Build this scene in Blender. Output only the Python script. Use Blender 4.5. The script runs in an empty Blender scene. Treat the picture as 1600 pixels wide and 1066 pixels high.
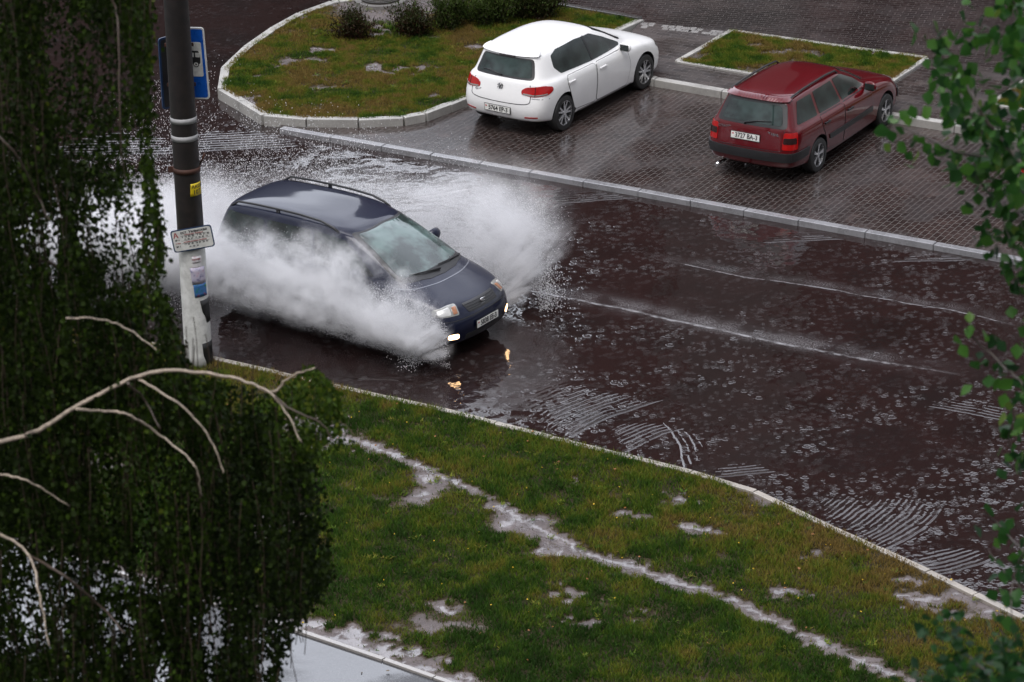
import bpy, bmesh, math, random
import numpy as np
from mathutils import Vector, Matrix
from mathutils.bvhtree import BVHTree
from mathutils.geometry import delaunay_2d_cdt
PI = math.pi
random.seed(7)
rng = np.random.default_rng(11)
SC = bpy.context.scene
COL = SC.collection

# ---------------------------------------------------------------- camera numbers (solved from the photograph)
CF, CPIT, CROL, CH = 5000.0, 0.403, -0.022, 18.30
def cam_axes():
    c, s = math.cos(CPIT), math.sin(CPIT)
    fw = np.array([0, c, -s]); r = np.array([1.0, 0, 0]); u = np.cross(r, fw)
    cr, sr = math.cos(CROL), math.sin(CROL)
    return fw, r*cr+u*sr, u*cr-r*sr
FW, RT, UP = cam_axes()
def ray(px, py):
    d = FW*CF + RT*(px-800) + UP*(533-py)
    return d/np.linalg.norm(d)
def gp(px, py, z=0.0):
    """where the line of sight through a photo pixel meets the level z"""
    d = ray(px, py); t = (z-CH)/d[2]
    p = np.array([0, 0, CH]) + d*t
    return Vector((float(p[0]), float(p[1]), float(z)))
def at_dist(px, py, dist):
    p = np.array([0, 0, CH]) + ray(px, py)*dist
    return Vector([float(v) for v in p])

# ---------------------------------------------------------------- object helpers
def link(o, parent=None):
    COL.objects.link(o)
    if parent is not None: o.parent = parent
    return o
def tag(o, label=None, cat=None, group=None, kind=None):
    if label: o['label'] = label
    if cat: o['category'] = cat
    if group: o['group'] = group
    if kind: o['kind'] = kind
    return o
def empty(name, loc=(0, 0, 0), rz=0.0):
    o = bpy.data.objects.new(name, None); o.empty_display_size = .2
    o.location = loc; o.rotation_euler = (0, 0, rz)
    return link(o)
def mesh_obj(name, verts, faces, mat=None, parent=None, smooth=False, mats=None, midx=None):
    me = bpy.data.meshes.new(name)
    me.from_pydata([tuple(v) for v in verts], [], [tuple(f) for f in faces])
    for m in (mats or ([mat] if mat else [])): me.materials.append(m)
    if midx is not None: me.polygons.foreach_set('material_index', list(midx))
    if smooth: me.polygons.foreach_set('use_smooth', [True]*len(me.polygons))
    me.update()
    return link(bpy.data.objects.new(name, me), parent)
def np_mesh(name, V, F, mat, parent=None, smooth=False, attrs=None):
    """V (n,3) floats, F (m,k) ints, all faces the same size; attrs {name: (n,) point floats}"""
    V = np.asarray(V, np.float32); F = np.asarray(F, np.int32); m, k = F.shape
    me = bpy.data.meshes.new(name)
    me.vertices.add(len(V)); me.vertices.foreach_set('co', V.ravel())
    me.loops.add(m*k); me.loops.foreach_set('vertex_index', F.ravel())
    me.polygons.add(m)
    me.polygons.foreach_set('loop_start', np.arange(0, m*k, k, dtype=np.int32))
    me.polygons.foreach_set('loop_total', np.full(m, k, np.int32))
    if smooth: me.polygons.foreach_set('use_smooth', np.ones(m, bool))
    me.materials.append(mat); me.update(calc_edges=True)
    for n, a in (attrs or {}).items():
        at = me.attributes.new(n, 'FLOAT', 'POINT'); at.data.foreach_set('value', np.asarray(a, np.float32))
    return link(bpy.data.objects.new(name, me), parent)
def bm_obj(name, bm, mat, parent=None, smooth=False, mats=None):
    me = bpy.data.meshes.new(name); bm.to_mesh(me); bm.free()
    for m in (mats or [mat]): me.materials.append(m)
    if smooth: me.polygons.foreach_set('use_smooth', [True]*len(me.polygons))
    return link(bpy.data.objects.new(name, me), parent)
def add_box(bm, c, s, rot=None, bevel=0.0, mi=0):
    M = Matrix.Translation(c) @ (rot.to_4x4() if rot else Matrix.Identity(4)) @ Matrix.Diagonal((s[0], s[1], s[2], 1))
    r = bmesh.ops.create_cube(bm, size=1, matrix=M)
    fs = {f for v in r['verts'] for f in v.link_faces}
    for f in fs: f.material_index = mi
    if bevel:
        es = list({e for v in r['verts'] for e in v.link_edges})
        bmesh.ops.bevel(bm, geom=es, offset=bevel, segments=2, affect='EDGES', profile=.7)
def tube(bm, pts, rad, n=8, cap=True, mi=0):
    pts = [Vector(p) for p in pts]
    if not hasattr(rad, '__len__'): rad = [rad]*len(pts)
    rings = []; prev = None
    for i, p in enumerate(pts):
        t = (pts[min(i+1, len(pts)-1)]-pts[max(i-1, 0)]).normalized()
        a = prev if prev is not None else (Vector((0, 0, 1)) if abs(t.z) < .9 else Vector((1, 0, 0)))
        b = t.cross(a).normalized(); a = b.cross(t).normalized(); prev = a
        rings.append([bm.verts.new(p+(a*math.cos(2*PI*k/n)+b*math.sin(2*PI*k/n))*rad[i]) for k in range(n)])
    for i in range(len(rings)-1):
        for k in range(n):
            f = bm.faces.new((rings[i][k], rings[i][(k+1) % n], rings[i+1][(k+1) % n], rings[i+1][k]))
            f.material_index = mi; f.smooth = True
    if cap:
        bm.faces.new(rings[0][::-1]).material_index = mi; bm.faces.new(rings[-1]).material_index = mi
def text_mesh(body, size):
    cu = bpy.data.curves.new('t', 'FONT'); cu.body = body; cu.size = size
    cu.align_x = 'CENTER'; cu.align_y = 'CENTER'; cu.resolution_u = 3; cu.extrude = .0015; cu.offset = size*.018
    ob = bpy.data.objects.new('t', cu); COL.objects.link(ob)
    bpy.context.view_layer.update()
    me = bpy.data.meshes.new_from_object(ob.evaluated_get(bpy.context.evaluated_depsgraph_get()))
    bpy.data.objects.remove(ob); bpy.data.curves.remove(cu)
    return me
def text_obj(name, body, size, mat, M, parent, bold=0, sx=1.0):
    me = text_mesh(body, size); me.materials.clear(); me.materials.append(mat)
    me.transform(M @ Matrix.Diagonal((sx, 1, 1, 1)))
    return link(bpy.data.objects.new(name, me), parent)
def spline(pts, per=8, closed=False):
    """Catmull-Rom through 2D/3D points"""
    P = [Vector(p) for p in pts]; n = len(P); out = []
    rngi = range(n if closed else n-1)
    for i in rngi:
        g = (lambda j: P[j % n]) if closed else (lambda j: P[min(max(j, 0), n-1)])
        a, b, c, d = g(i-1), g(i), g(i+1), g(i+2)
        for k in range(per):
            t = k/per
            out.append(.5*((2*b)+(c-a)*t+(2*a-5*b+4*c-d)*t*t+(3*b-a-3*c+d)*t**3))
    if not closed: out.append(P[-1])
    return out
def rounded(poly, r, n=4):
    """round the corners of a closed 2D polygon"""
    out = []; N = len(poly)
    for i in range(N):
        p = Vector(poly[i]).to_2d(); a = Vector(poly[i-1]).to_2d(); b = Vector(poly[(i+1) % N]).to_2d()
        rr = min(r, (a-p).length*.45, (b-p).length*.45)
        u = p+(a-p).normalized()*rr; v = p+(b-p).normalized()*rr
        for k in range(n+1):
            t = k/n; out.append((1-t)**2*u+2*t*(1-t)*p+t*t*v)
    return out

# ---------------------------------------------------------------- node maths: write formulas, get nodes
class S:
    def __init__(s, nt, sock): s.nt = nt; s.k = sock
    def _m(s, op, *a, clamp=False):
        n = s.nt.nodes.new('ShaderNodeMath'); n.operation = op; n.use_clamp = clamp
        for i, v in enumerate((s,)+a):
            if isinstance(v, S): s.nt.links.new(v.k, n.inputs[i])
            else: n.inputs[i].default_value = v
        return S(s.nt, n.outputs[0])
    def __add__(s, o): return s._m('ADD', o)
    __radd__ = __add__
    def __mul__(s, o): return s._m('MULTIPLY', o)
    __rmul__ = __mul__
    def __sub__(s, o): return s._m('SUBTRACT', o)
    def __rsub__(s, o): return s._m('MULTIPLY', -1.0)+o
    def __truediv__(s, o): return s._m('DIVIDE', o)
    def __pow__(s, o): return s._m('POWER', o)
    def sin(s): return s._m('SINE')
    def abs(s): return s._m('ABSOLUTE')
    def exp(s): return s._m('EXPONENT')
    def sqrt(s): return s._m('SQRT')
    def clamp(s): return s._m('ADD', 0.0, clamp=True)
    def max(s, o): return s._m('MAXIMUM', o)
    def min(s, o): return s._m('MINIMUM', o)
    def gt(s, o): return s._m('GREATER_THAN', o)
    def ramp(s, a, b, x=0.0, y=1.0, smooth=True):
        n = s.nt.nodes.new('ShaderNodeMapRange'); n.clamp = True
        n.interpolation_type = 'SMOOTHSTEP' if smooth else 'LINEAR'
        s.nt.links.new(s.k, n.inputs[0])
        for i, v in enumerate((a, b, x, y)): n.inputs[i+1].default_value = v
        return S(s.nt, n.outputs[0])
class NT:
    def __init__(s, m): s.m = m; s.nt = m.node_tree; s.nt.nodes.clear(); s.out = s.nt.nodes.new('ShaderNodeOutputMaterial' if isinstance(m, bpy.types.Material) else 'ShaderNodeOutputWorld')
    def node(s, t, **kw):
        n = s.nt.nodes.new(t)
        for k, v in kw.items(): setattr(n, k, v)
        return n
    def L(s, a, b): s.nt.links.new(a.k if isinstance(a, S) else a, b)
    def w(s, sock): return S(s.nt, sock)
    def coord(s, which='Object'):
        return s.node('ShaderNodeTexCoord').outputs[which]
    def pos(s): return s.node('ShaderNodeNewGeometry').outputs['Position']
    def xyz(s, v):
        n = s.node('ShaderNodeSeparateXYZ'); s.L(v, n.inputs[0]); return tuple(s.w(o) for o in n.outputs)
    def vec(s, x, y, z=0.0):
        n = s.node('ShaderNodeCombineXYZ')
        for i, v in enumerate((x, y, z)):
            if isinstance(v, S): s.L(v, n.inputs[i])
            else: n.inputs[i].default_value = v
        return n.outputs[0]
    def noise(s, v, scale=5, detail=3, rough=.5, dist=0.0, out=0):
        n = s.node('ShaderNodeTexNoise'); s.L(v, n.inputs['Vector'])
        n.inputs['Scale'].default_value = scale; n.inputs['Detail'].default_value = detail
        n.inputs['Roughness'].default_value = rough; n.inputs['Distortion'].default_value = dist
        return s.w(n.outputs[out])
    def voro(s, v, scale=5, feature='F1', rand=1.0, out='Distance'):
        n = s.node('ShaderNodeTexVoronoi', feature=feature); s.L(v, n.inputs['Vector'])
        n.inputs['Scale'].default_value = scale; n.inputs['Randomness'].default_value = rand
        return s.w(n.outputs[out])
    def attr(s, name, out='Fac'):
        return s.w(s.node('ShaderNodeAttribute', attribute_name=name).outputs[out])
    def mix(s, f, a, b):
        n = s.node('ShaderNodeMix', data_type='RGBA')
        for i, v in ((0, f), (6, a), (7, b)):
            if isinstance(v, S): s.L(v, n.inputs[i])
            elif hasattr(v, 'links'): s.L(v, n.inputs[i])
            else: n.inputs[i].default_value = v if i == 0 else (*v[:3], 1)
        return n.outputs[2]
    def ramp(s, f, stops):
        n = s.node('ShaderNodeValToRGB'); s.L(f, n.inputs[0]); e = n.color_ramp.elements
        while len(e) < len(stops): e.new(.5)
        for i, (p, c) in enumerate(stops): e[i].position = p; e[i].color = (*c[:3], 1)
        return n.outputs[0]
    def bump(s, h, strength=1.0, dist=.01, normal=None):
        n = s.node('ShaderNodeBump'); s.L(h, n.inputs['Height'])
        n.inputs['Strength'].default_value = strength; n.inputs['Distance'].default_value = dist
        if normal is not None: s.L(normal, n.inputs['Normal'])
        return n.outputs[0]
    def bsdf(s, base=(.5, .5, .5), rough=.5, normal=None, **kw):
        n = s.node('ShaderNodeBsdfPrincipled')
        def put(name, v):
            i = n.inputs[name]
            if isinstance(v, S) or hasattr(v, 'links'): s.L(v, i)
            elif hasattr(v, '__len__') and len(v) == 3 and i.type == 'RGBA': i.default_value = (*v, 1)
            else: i.default_value = v
        put('Base Color', base); put('Roughness', rough)
        if normal is not None: s.L(normal, n.inputs['Normal'])
        for k, v in kw.items(): put(k.replace('_', ' '), v)
        s.L(n.outputs[0], s.out.inputs['Surface'])
        return n
def new_mat(name):
    m = bpy.data.materials.new(name); m.use_nodes = True
    return m, NT(m)
def simple(name, base, rough=.5, var=.12, vs=8, **kw):
    """a plain material with a little unevenness in colour and gloss"""
    m, t = new_mat(name); c = t.coord()
    f = t.noise(c, vs, 4, .6)
    col = t.mix(f.ramp(.3, .7), tuple(v*(1-var) for v in base), tuple(min(1, v*(1+var)) for v in base))
    t.bsdf(col, f.ramp(.2, .8, max(.02, rough-.06), rough+.06), **kw)
    return m
SUN_ROT=205; SKY=.13; SUN=0.7; EXPO=0.44
# ================================================================ SURFACE MATERIALS
def road_mat():
    m, t = new_mat('wet_flooded_asphalt'); p = t.pos(); x, y, z = t.xyz(p)
    # rain rings
    def rings(scale, off, freq, dec, amp, thr):
        q = t.vec(x+off, y+off*.7, 0.0)
        n = t.node('ShaderNodeTexVoronoi', feature='F1'); n.voronoi_dimensions = '2D'
        t.L(q, n.inputs['Vector']); n.inputs['Scale'].default_value = scale
        d = t.w(n.outputs['Distance'])*(1.0/scale)
        cr, cg, cb = t.xyz(n.outputs['Color'])
        on = cr.gt(thr)
        rad = cg*.05+.012
        w = (d-rad)*(1/.017)
        return (((w*w*-1.0).exp()+(d*d*-6000.0).exp()*.6)*amp*on*(cb+.3)), ((d-rad)*-60.0).ramp(-.2, .6)*on
    r1, s1 = rings(5.2, 0.0, 260.0, 0, .0023, .74)
    r2, s2 = rings(8.5, 13.7, 330.0, 0, .0023, .74)
    r3, s3 = rings(14.0, 41.0, 420.0, 0, .0015, .76)
    dens = t.noise(p, .55, 4, .65).ramp(.36, .60, .10, 1.0)*((y-x*.3)*1.0).ramp(56.5, 52.0, .25, 1.0)
    chop = t.noise(p, 9.0, 3, .5)*.0035*t.noise(p, .35, 2).ramp(.4, .65, .15, 1.0)
    h = (r1+r2+r3)*dens+chop+t.noise(p, 1.4, 2)*.022+t.noise(p, 4.0, 2)*.004
    # trains of wavelets
    amp_all = None; foam = None
    for (px0, py0, px1, py1, across, wl, amp, curve, fan) in TRAINS:
        a = gp(px0, py0); b = gp(px1, py1); mx, my = (a.x+b.x)/2, (a.y+b.y)/2
        L = (b-a).length; ang = math.atan2(b.y-a.y, b.x-a.x); ca, sa = math.cos(ang), math.sin(ang)
        v = ((x-mx)*ca+(y-my)*sa)*(1.0/L)                     # along the crest, -.5...5
        u = (x-mx)*(-sa)+(y-my)*ca                            # across the crests
        wob = t.noise(p, 2.2, 3)*.10
        ph = u+v*v*curve+wob
        s = 1.0 if across > 0 else -1.0
        uu = (ph*s)*(1/abs(across))                           # 0..1 through the train
        # the train narrows away from its leading crest, and its ends are ragged
        half = (uu*-.32+.50)+(t.noise(p, 5.0, 2)-.5)*.22
        env_v = (half-v.abs()).ramp(-.04, .26)
        env_u = uu.ramp(-.05, .02)*uu.ramp(1.0, .25)
        brk = t.noise(p, 2.6, 4, .6).ramp(.32, .56, .12, .9)
        sharp = ((ph*(2*PI/wl)).sin()*.5+.5)
        g = (sharp*1.8-.9)*env_v*env_u*brk*amp
        lk = (ph-.03*s)*(1/(wl*.35)); g = g+(lk*lk*-1.0).exp()*(v.abs()).ramp(.56, .30)*amp*1.0
        h = h+g*.85
    for (pts, wid, amp, fo) in RIDGES:
        W3 = [gp(*q) for q in pts]; a, b = W3[0], W3[-1]
        L = (b-a).length; ang = math.atan2(b.y-a.y, b.x-a.x); ca, sa = math.cos(ang), math.sin(ang)
        loc = [((q.x-a.x)*ca+(q.y-a.y)*sa, -(q.x-a.x)*sa+(q.y-a.y)*ca) for q in W3]
        A = np.polyfit([l[0]/L for l in loc], [l[1] for l in loc], min(3, len(loc)-1))
        U = ((x-a.x)*ca+(y-a.y)*sa)*(1/L); Vv = (x-a.x)*(-sa)+(y-a.y)*ca
        f = None
        for c in A: f = (U*0.0+float(c)) if f is None else f*U+float(c)
        n2 = t.noise(p, 3.5, 4, .65)
        dd = Vv-f+(n2-.5)*.07+(t.noise(p, .9, 2)-.5)*.22
        k = dd*(1/wid); e = (k*k*-1.0).exp()*U.ramp(-.02, .06)*U.ramp(1.02, .8)
        h = h+e*amp*n2.ramp(.38, .6, .15, 1)
        if fo:
            grain = t.noise(p, 55, 3, .7).ramp(.42, .62)
            # a crisp line of foam and a wider dusting of bubbles beside it
            kk = (dd-.12)*(1/(wid*8)); e2 = (kk*kk*-1.0).exp()*U.ramp(-.02, .1)*U.ramp(1.05, .6)*t.noise(p, 2.0, 3).ramp(.35, .6, .2, 1)
            ff = ((e*.9)*n2.ramp(.38, .62, .1, 1)+e2*grain*.75)*fo
            foam = ff if foam is None else foam.max(ff)
    # white water round the drive-through and behind it
    for (px, py, rx, ry, st) in FOAMS:
        c = gp(px, py); u = (x-c.x)*.86+(y-c.y)*-.51; v = (x-c.x)*.51+(y-c.y)*.86
        d = ((u*(1/rx))*(u*(1/rx))+(v*(1/ry))*(v*(1/ry))).sqrt()
        ff = d.ramp(1.1, .2)*t.noise(p, 7, 6, .75, 1.5).ramp(.47, .66)*st
        foam = foam.max(ff)
    glint_spots = ((s1*.20).max(s2*.16)).max(s3*.14)*dens*t.noise(p, 40, 2).ramp(.35, .6)  # white flecks painted in for sky glints on the raindrop rings
    foam = foam.max(glint_spots*.45)  # foam mask also carries these painted glints
    nrm = t.bump(h, 1.0, 1.0)
    base = t.ramp(t.noise(p, .5, 5, .6), [(.3, (.009, .005, .0045)), (.52, (.016, .0078, .007)), (.75, (.009, .007, .0068))])  # maroon tint painted in, standing for the brick block's reflection
    agg = t.noise(p, 120, 2)
    base = t.mix(agg.ramp(.35, .8)*.25, base, (.04, .032, .032))
    base = t.mix(foam.clamp(), base, (.62, .62, .64))
    t.bsdf(base, foam.ramp(0, 1, .035, .5), nrm, IOR=1.36, Coat_Weight=.25, Coat_Roughness=.03)
    t.L(nrm, [n for n in t.nt.nodes if n.type == 'BSDF_PRINCIPLED'][0].inputs['Coat Normal'])
    return m
# (crest line from px,py to px,py; how deep the train runs; wavelength; height; curve; fan)
TRAINS = [
 (868, 684, 1030, 618, 1.7, .095, .0059, .60, .3),
 (965, 706, 1062, 664, .9, .088, .0050, .35, .2),
 (1110, 690, 1135, 655, .3, .2, .0040, .1, .2),
 (1050, 655, 1085, 742, .55, .10, .0049, .45, .3),
 (1392, 862, 1486, 782, 1.9, .082, .0058, -.55, .2),
 (1440, 903, 1560, 872, .75, .092, .0054, -.30, .2),
 (1100, 745, 1215, 735, .5, .088, .0058, .0, .2),
 (250, 238, 470, 226, 1.3, .12, .0071, .06, .2),
 (60, 240, 300, 238, 1.4, .13, .0071, .0, .2),
 (862, 318, 1010, 306, .6, .10, .0060, .0, .2),
 (1180, 378, 1330, 372, .5, .10, .0052, .0, .2),
 (1380, 408, 1560, 404, .5, .10, .0052, .0, .2),
 (1440, 630, 1600, 660, .7, .09, .0032, .1, .2),
 (530, 590, 700, 600, .6, .11, .0040, .1, .2),
]
RIDGES = [
 ([(815, 452), (900, 468), (1010, 492), (1120, 514), (1250, 540), (1400, 572), (1520, 588)], .030, .004, .34),
 ([(1025, 400), (1080, 418), (1140, 436), (1250, 440), (1350, 455), (1450, 482), (1560, 508), (1640, 520)], .016, .004, .22),
 ([(640, 310), (700, 302), (760, 290)], .03, .01, .8),
]
FOAMS = [(330, 345, 1.8, .7, .45), (560, 300, 2.2, .6, .4), (180, 345, 1.4, .6, .3), (750, 320, 1.0, .5, .35)]

def paver_mat(name, ang, bw, bh, c1, c2, mortar, spec=.5, seedoff=0.0, rough=.22):
    m, t = new_mat(name); p = t.pos(); x, y, z = t.xyz(p)
    ca, sa = math.cos(ang), math.sin(ang)
    u = x*ca+y*sa+seedoff; v = x*(-sa)+y*ca
    jig = t.noise(p, 1.2, 2)*.02
    q = t.vec(u+jig, v+jig, 0.0)
    b = t.node('ShaderNodeTexBrick'); t.L(q, b.inputs['Vector']); b.offset = .5
    b.inputs['Scale'].default_value = 1.0; b.inputs['Brick Width'].default_value = bw; b.inputs['Row Height'].default_value = bh
    b.inputs['Mortar Size'].default_value = .0065; b.inputs['Mortar Smooth'].default_value = .35; b.inputs['Bias'].default_value = 0
    b.inputs['Color1'].default_value = (0, 0, 0, 1); b.inputs['Color2'].default_value = (1, 1, 1, 1); b.inputs['Mortar'].default_value = (.5, .5, .5, 1)
    f = t.w(b.outputs['Fac']); tone = t.xyz(b.outputs['Color'])[0]
    big = t.noise(p, .55, 4, .6); fine = t.noise(p, 45, 3, .6)
    col = t.mix((tone*.6+fine*.4).ramp(.2, .8, smooth=False), c1, c2)
    col = t.mix(big.ramp(.35, .65)*.8, col, tuple(v*.5 for v in c1))
    col = t.mix(t.noise(p, 2.3, 5, .7).ramp(.56, .68)*.5, col, tuple(v*1.5 for v in c2))
    col = t.mix(f, col, mortar)  # joints painted paler for the sky mirrored in their water
    wet = t.noise(p, .8, 4, .65)
    h = f*-.0025+fine*.0010+t.noise(p, 3, 2)*.004+tone*.0015
    rg = t.mix(f, wet.ramp(.35, .62, rough*.55, rough*1.6), (.12, .12, .12))
    t.bsdf(col, rg, t.bump(h, .8, 1.0), IOR=1.45, Coat_Weight=wet.ramp(.3, .7, .75, .35), Coat_Roughness=.10)
    return m
def concrete(name, base, rough=.45, wet=.5):
    m, t = new_mat(name); p = t.pos()
    a = t.noise(p, 2.2, 5, .65); b = t.noise(p, 30, 4, .7); c = t.noise(p, 9, 4, .6, .6)
    col = t.mix(a.ramp(.3, .7), tuple(v*.72 for v in base), base)
    col = t.mix(b.ramp(.45, .75)*.5, col, tuple(min(1, v*1.25) for v in base))
    col = t.mix(c.ramp(.60, .80)*.6, col, tuple(v*.4 for v in base))
    t.bsdf(col, a.ramp(.3, .7, rough*.6, rough*1.3), t.bump(b*.6+c, .4, .006), Coat_Weight=wet, Coat_Roughness=.12)
    return m
def soil_mat(name, dry, wetc):
    m, t = new_mat(name); p = t.pos(); w = t.attr('wet')+(t.noise(p, 13, 5, .7)-.5)*.55
    a = t.noise(p, 3, 5, .65); b = t.noise(p, 26, 4, .7)
    col = t.mix(a.ramp(.3, .7), tuple(v*.6 for v in dry), dry)
    col = t.mix(b.ramp(.4, .7)*.5, col, tuple(v*.5 for v in dry))
    col = t.mix(w.ramp(.08, .42)*.85, col, t.mix(b.ramp(.35, .7), (.035, .026, .016), (.085, .068, .048)))
    col = t.mix(w.ramp(.42, .66), col, t.mix(a.ramp(.35, .65), tuple(v*.7 for v in wetc), wetc))
    puddle = (w-b*.45-t.noise(p, 6, 5, .65)*.65).ramp(.20, .42)*w.ramp(.4, .65)
    rg = puddle.ramp(0, 1, .7, .13)
    t.bsdf(col, rg, t.bump(b*(puddle*-.8+1.0)+t.noise(p, 14, 3)*.5, .8, .02), IOR=1.4, Specular_IOR_Level=w.ramp(.3, .6, .05, .5), Coat_Weight=puddle*.8, Coat_Roughness=.08)
    return m
def path_mat():
    m, t = new_mat('wet_asphalt_path'); p = t.pos()
    a = t.noise(p, .55, 4, .55, .3); b = t.noise(p, 60, 3, .6)
    wet = a.ramp(.42, .56)
    col = t.mix(b.ramp(.4, .7), (.022, .022, .024), (.07, .07, .074))
    col = t.mix(t.noise(p, 3.0, 5, .7).ramp(.55, .7)*.6, col, (.02, .018, .016))
    t.bsdf(col, wet.ramp(0, 1, .28, .07), t.bump(b*(wet*-.9+1.0)+t.noise(p, 2.5, 2)*.5+t.noise(p, 18, 3)*.12, .4, .012), IOR=1.45, Coat_Weight=wet*.9+.1, Coat_Roughness=.05)
    return m
def grass_mat():
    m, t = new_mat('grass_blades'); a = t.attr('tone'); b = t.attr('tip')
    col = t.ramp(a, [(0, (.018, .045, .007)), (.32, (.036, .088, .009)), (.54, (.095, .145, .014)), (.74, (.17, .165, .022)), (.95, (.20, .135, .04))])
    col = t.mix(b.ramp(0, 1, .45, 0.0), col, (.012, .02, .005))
    n = t.node('ShaderNodeBsdfPrincipled'); t.L(col, n.inputs['Base Color']); n.inputs['Roughness'].default_value = .6
    n.inputs['Specular IOR Level'].default_value = .12
    tr = t.node('ShaderNodeBsdfTranslucent'); t.L(col, tr.inputs[0])
    mx = t.node('ShaderNodeMixShader'); mx.inputs[0].default_value = .3
    t.L(n.outputs[0], mx.inputs[1]); t.L(tr.outputs[0], mx.inputs[2]); t.L(mx.outputs[0], t.out.inputs['Surface'])
    return m
def leaf_mat(name, stops, rough=.5, trans=.35, spec=.12):
    m, t = new_mat(name); a = t.attr('tone')
    col = t.ramp(a, stops)
    n = t.node('ShaderNodeBsdfPrincipled'); t.L(col, n.inputs['Base Color']); n.inputs['Roughness'].default_value = rough
    n.inputs['Specular IOR Level'].default_value = spec
    tr = t.node('ShaderNodeBsdfTranslucent'); t.L(col, tr.inputs[0])
    mx = t.node('ShaderNodeMixShader'); mx.inputs[0].default_value = trans
    t.L(n.outputs[0], mx.inputs[1]); t.L(tr.outputs[0], mx.inputs[2]); t.L(mx.outputs[0], t.out.inputs['Surface'])
    return m
M_kerb = concrete('pale_kerb_concrete', (.38, .37, .345), .5, .2)
M_kerb_low = concrete('wet_grey_kerb_concrete', (.25, .25, .26), .3, .8)
M_kerb_dark = concrete('dark_kerb_concrete', (.07, .068, .065), .3, .8)
M_grass = grass_mat()
M_soil = soil_mat('lawn_soil', (.045, .036, .022), (.13, .108, .105))
# ================================================================ GROUND, ROAD, PAVING
def pin(poly, X, Y):
    """vectorised point-in-polygon"""
    c = np.zeros(X.shape, bool); n = len(poly)
    for i in range(n):
        x0, y0 = poly[i][0], poly[i][1]; x1, y1 = poly[i-1][0], poly[i-1][1]
        if y0 == y1: continue
        c ^= ((y0 > Y) != (y1 > Y)) & (X < (x1-x0)*(Y-y0)/(y1-y0)+x0)
    return c
_lat = rng.random((256, 256))
def vnoise(x, y, s):
    x = x*s+100; y = y*s+100; xi = np.floor(x).astype(int); yi = np.floor(y).astype(int); fx = x-xi; fy = y-yi
    fx = fx*fx*(3-2*fx); fy = fy*fy*(3-2*fy); g = lambda a, b: _lat[a % 256, b % 256]
    return (g(xi, yi)*(1-fx)+g(xi+1, yi)*fx)*(1-fy)+(g(xi, yi+1)*(1-fx)+g(xi+1, yi+1)*fx)*fy
def fbm(x, y, s, o=4):
    r = 0; a = .5; t = 0
    for i in range(o): r = r+a*vnoise(x+i*17.3, y-i*9.1, s*2**i); t += a; a *= .55
    return r/t
def seg_dist(X, Y, pts):
    d = np.full(X.shape, 1e9)
    for a, b in zip(pts[:-1], pts[1:]):
        vx, vy = b[0]-a[0], b[1]-a[1]; L = vx*vx+vy*vy
        t = np.clip(((X-a[0])*vx+(Y-a[1])*vy)/L, 0, 1)
        d = np.minimum(d, np.hypot(X-a[0]-t*vx, Y-a[1]-t*vy))
    return d
def slab(name, poly, z, mat, zb=-.3, label=None):
    n = len(poly); V = [(p[0], p[1], z) for p in poly]+[(p[0], p[1], zb) for p in poly]
    ar = sum(poly[i-1][0]*poly[i][1]-poly[i][0]*poly[i-1][1] for i in range(n))
    top = list(range(n)) if ar > 0 else list(range(n))[::-1]
    F = [tuple(top)]+[(i, (i+1) % n, n+(i+1) % n, n+i) for i in range(n)]
    me = mesh_obj(name, V, F, mat)
    bm = bmesh.new(); bm.from_mesh(me.data); bmesh.ops.triangulate(bm, faces=[f for f in bm.faces if len(f.verts) > 4]); bmesh.ops.recalc_face_normals(bm, faces=bm.faces)
    up = [f for f in bm.faces if abs(f.normal.z) > .5]
    for f in up:
        if f.normal.z < 0: f.normal_flip()
    bm.to_mesh(me.data); bm.free()
    return tag(me, kind='structure')
def kerb(name, pts, w, z, mat, zb=-.2, stone=1.0, closed=False, bev=.012):
    """a row of kerb stones laid along a line"""
    P = [Vector((p[0], p[1])) for p in pts]
    if closed: P.append(P[0])
    bm = bmesh.new()
    for a, b in zip(P[:-1], P[1:]):
        L = (b-a).length; n = max(1, round(L/stone)); t = (b-a)/n; ang = math.atan2(t.y, t.x)
        for k in range(n):
            c = a+t*(k+.5); dz = random.uniform(-.006, .006); da = random.uniform(-.006, .006)
            add_box(bm, (c.x, c.y, (z+dz+zb)/2), (t.length-.012, w, z+dz-zb), Matrix.Rotation(ang+da, 3, 'Z'), bevel=bev)
    return tag(bm_obj(name, bm, mat), kind='structure')

ZL = .045      # lot paving level
ZS = .17       # raised pavement and islands
ZG = .09       # near lawn
# base ground to the horizon
g = mesh_obj('ground', [(-700, -700, -.06), (700, -700, -.06), (700, 900, -.06), (-700, 900, -.06)], [(0, 1, 2, 3)], concrete('distant_wet_ground', (.05, .05, .045), .35, .4)); tag(g, kind='structure')
road_dir = Vector((math.cos(-.528), math.sin(-.528)))
# near kerb line
nk_px = [(300, 553), (350, 565), (520, 603), (690, 641), (860, 684), (1080, 739), (1180, 769), (1300, 826), (1450, 894), (1600, 967), (1760, 1045)]
NK = [gp(*p, z=ZG) for p in nk_px]
d0 = (NK[0]-NK[2]).normalized()
NK = [NK[0]+d0*40, NK[0]+d0*6]+NK
d1 = (NK[-1]-NK[-2]).normalized(); NK.append(NK[-1]+d1*30)
NK2 = [(p.x, p.y) for p in NK]
# far kerb line (road | lot)
fk_px = [(440, 203), (600, 231), (830, 271), (1000, 301), (1250, 347), (1570, 404)]
FK = [gp(*p, z=ZL) for p in fk_px]
dd = (FK[-1]-FK[0]).normalized(); FK.append(FK[-1]+dd*40)
FK2 = [(p.x, p.y) for p in FK]
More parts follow.
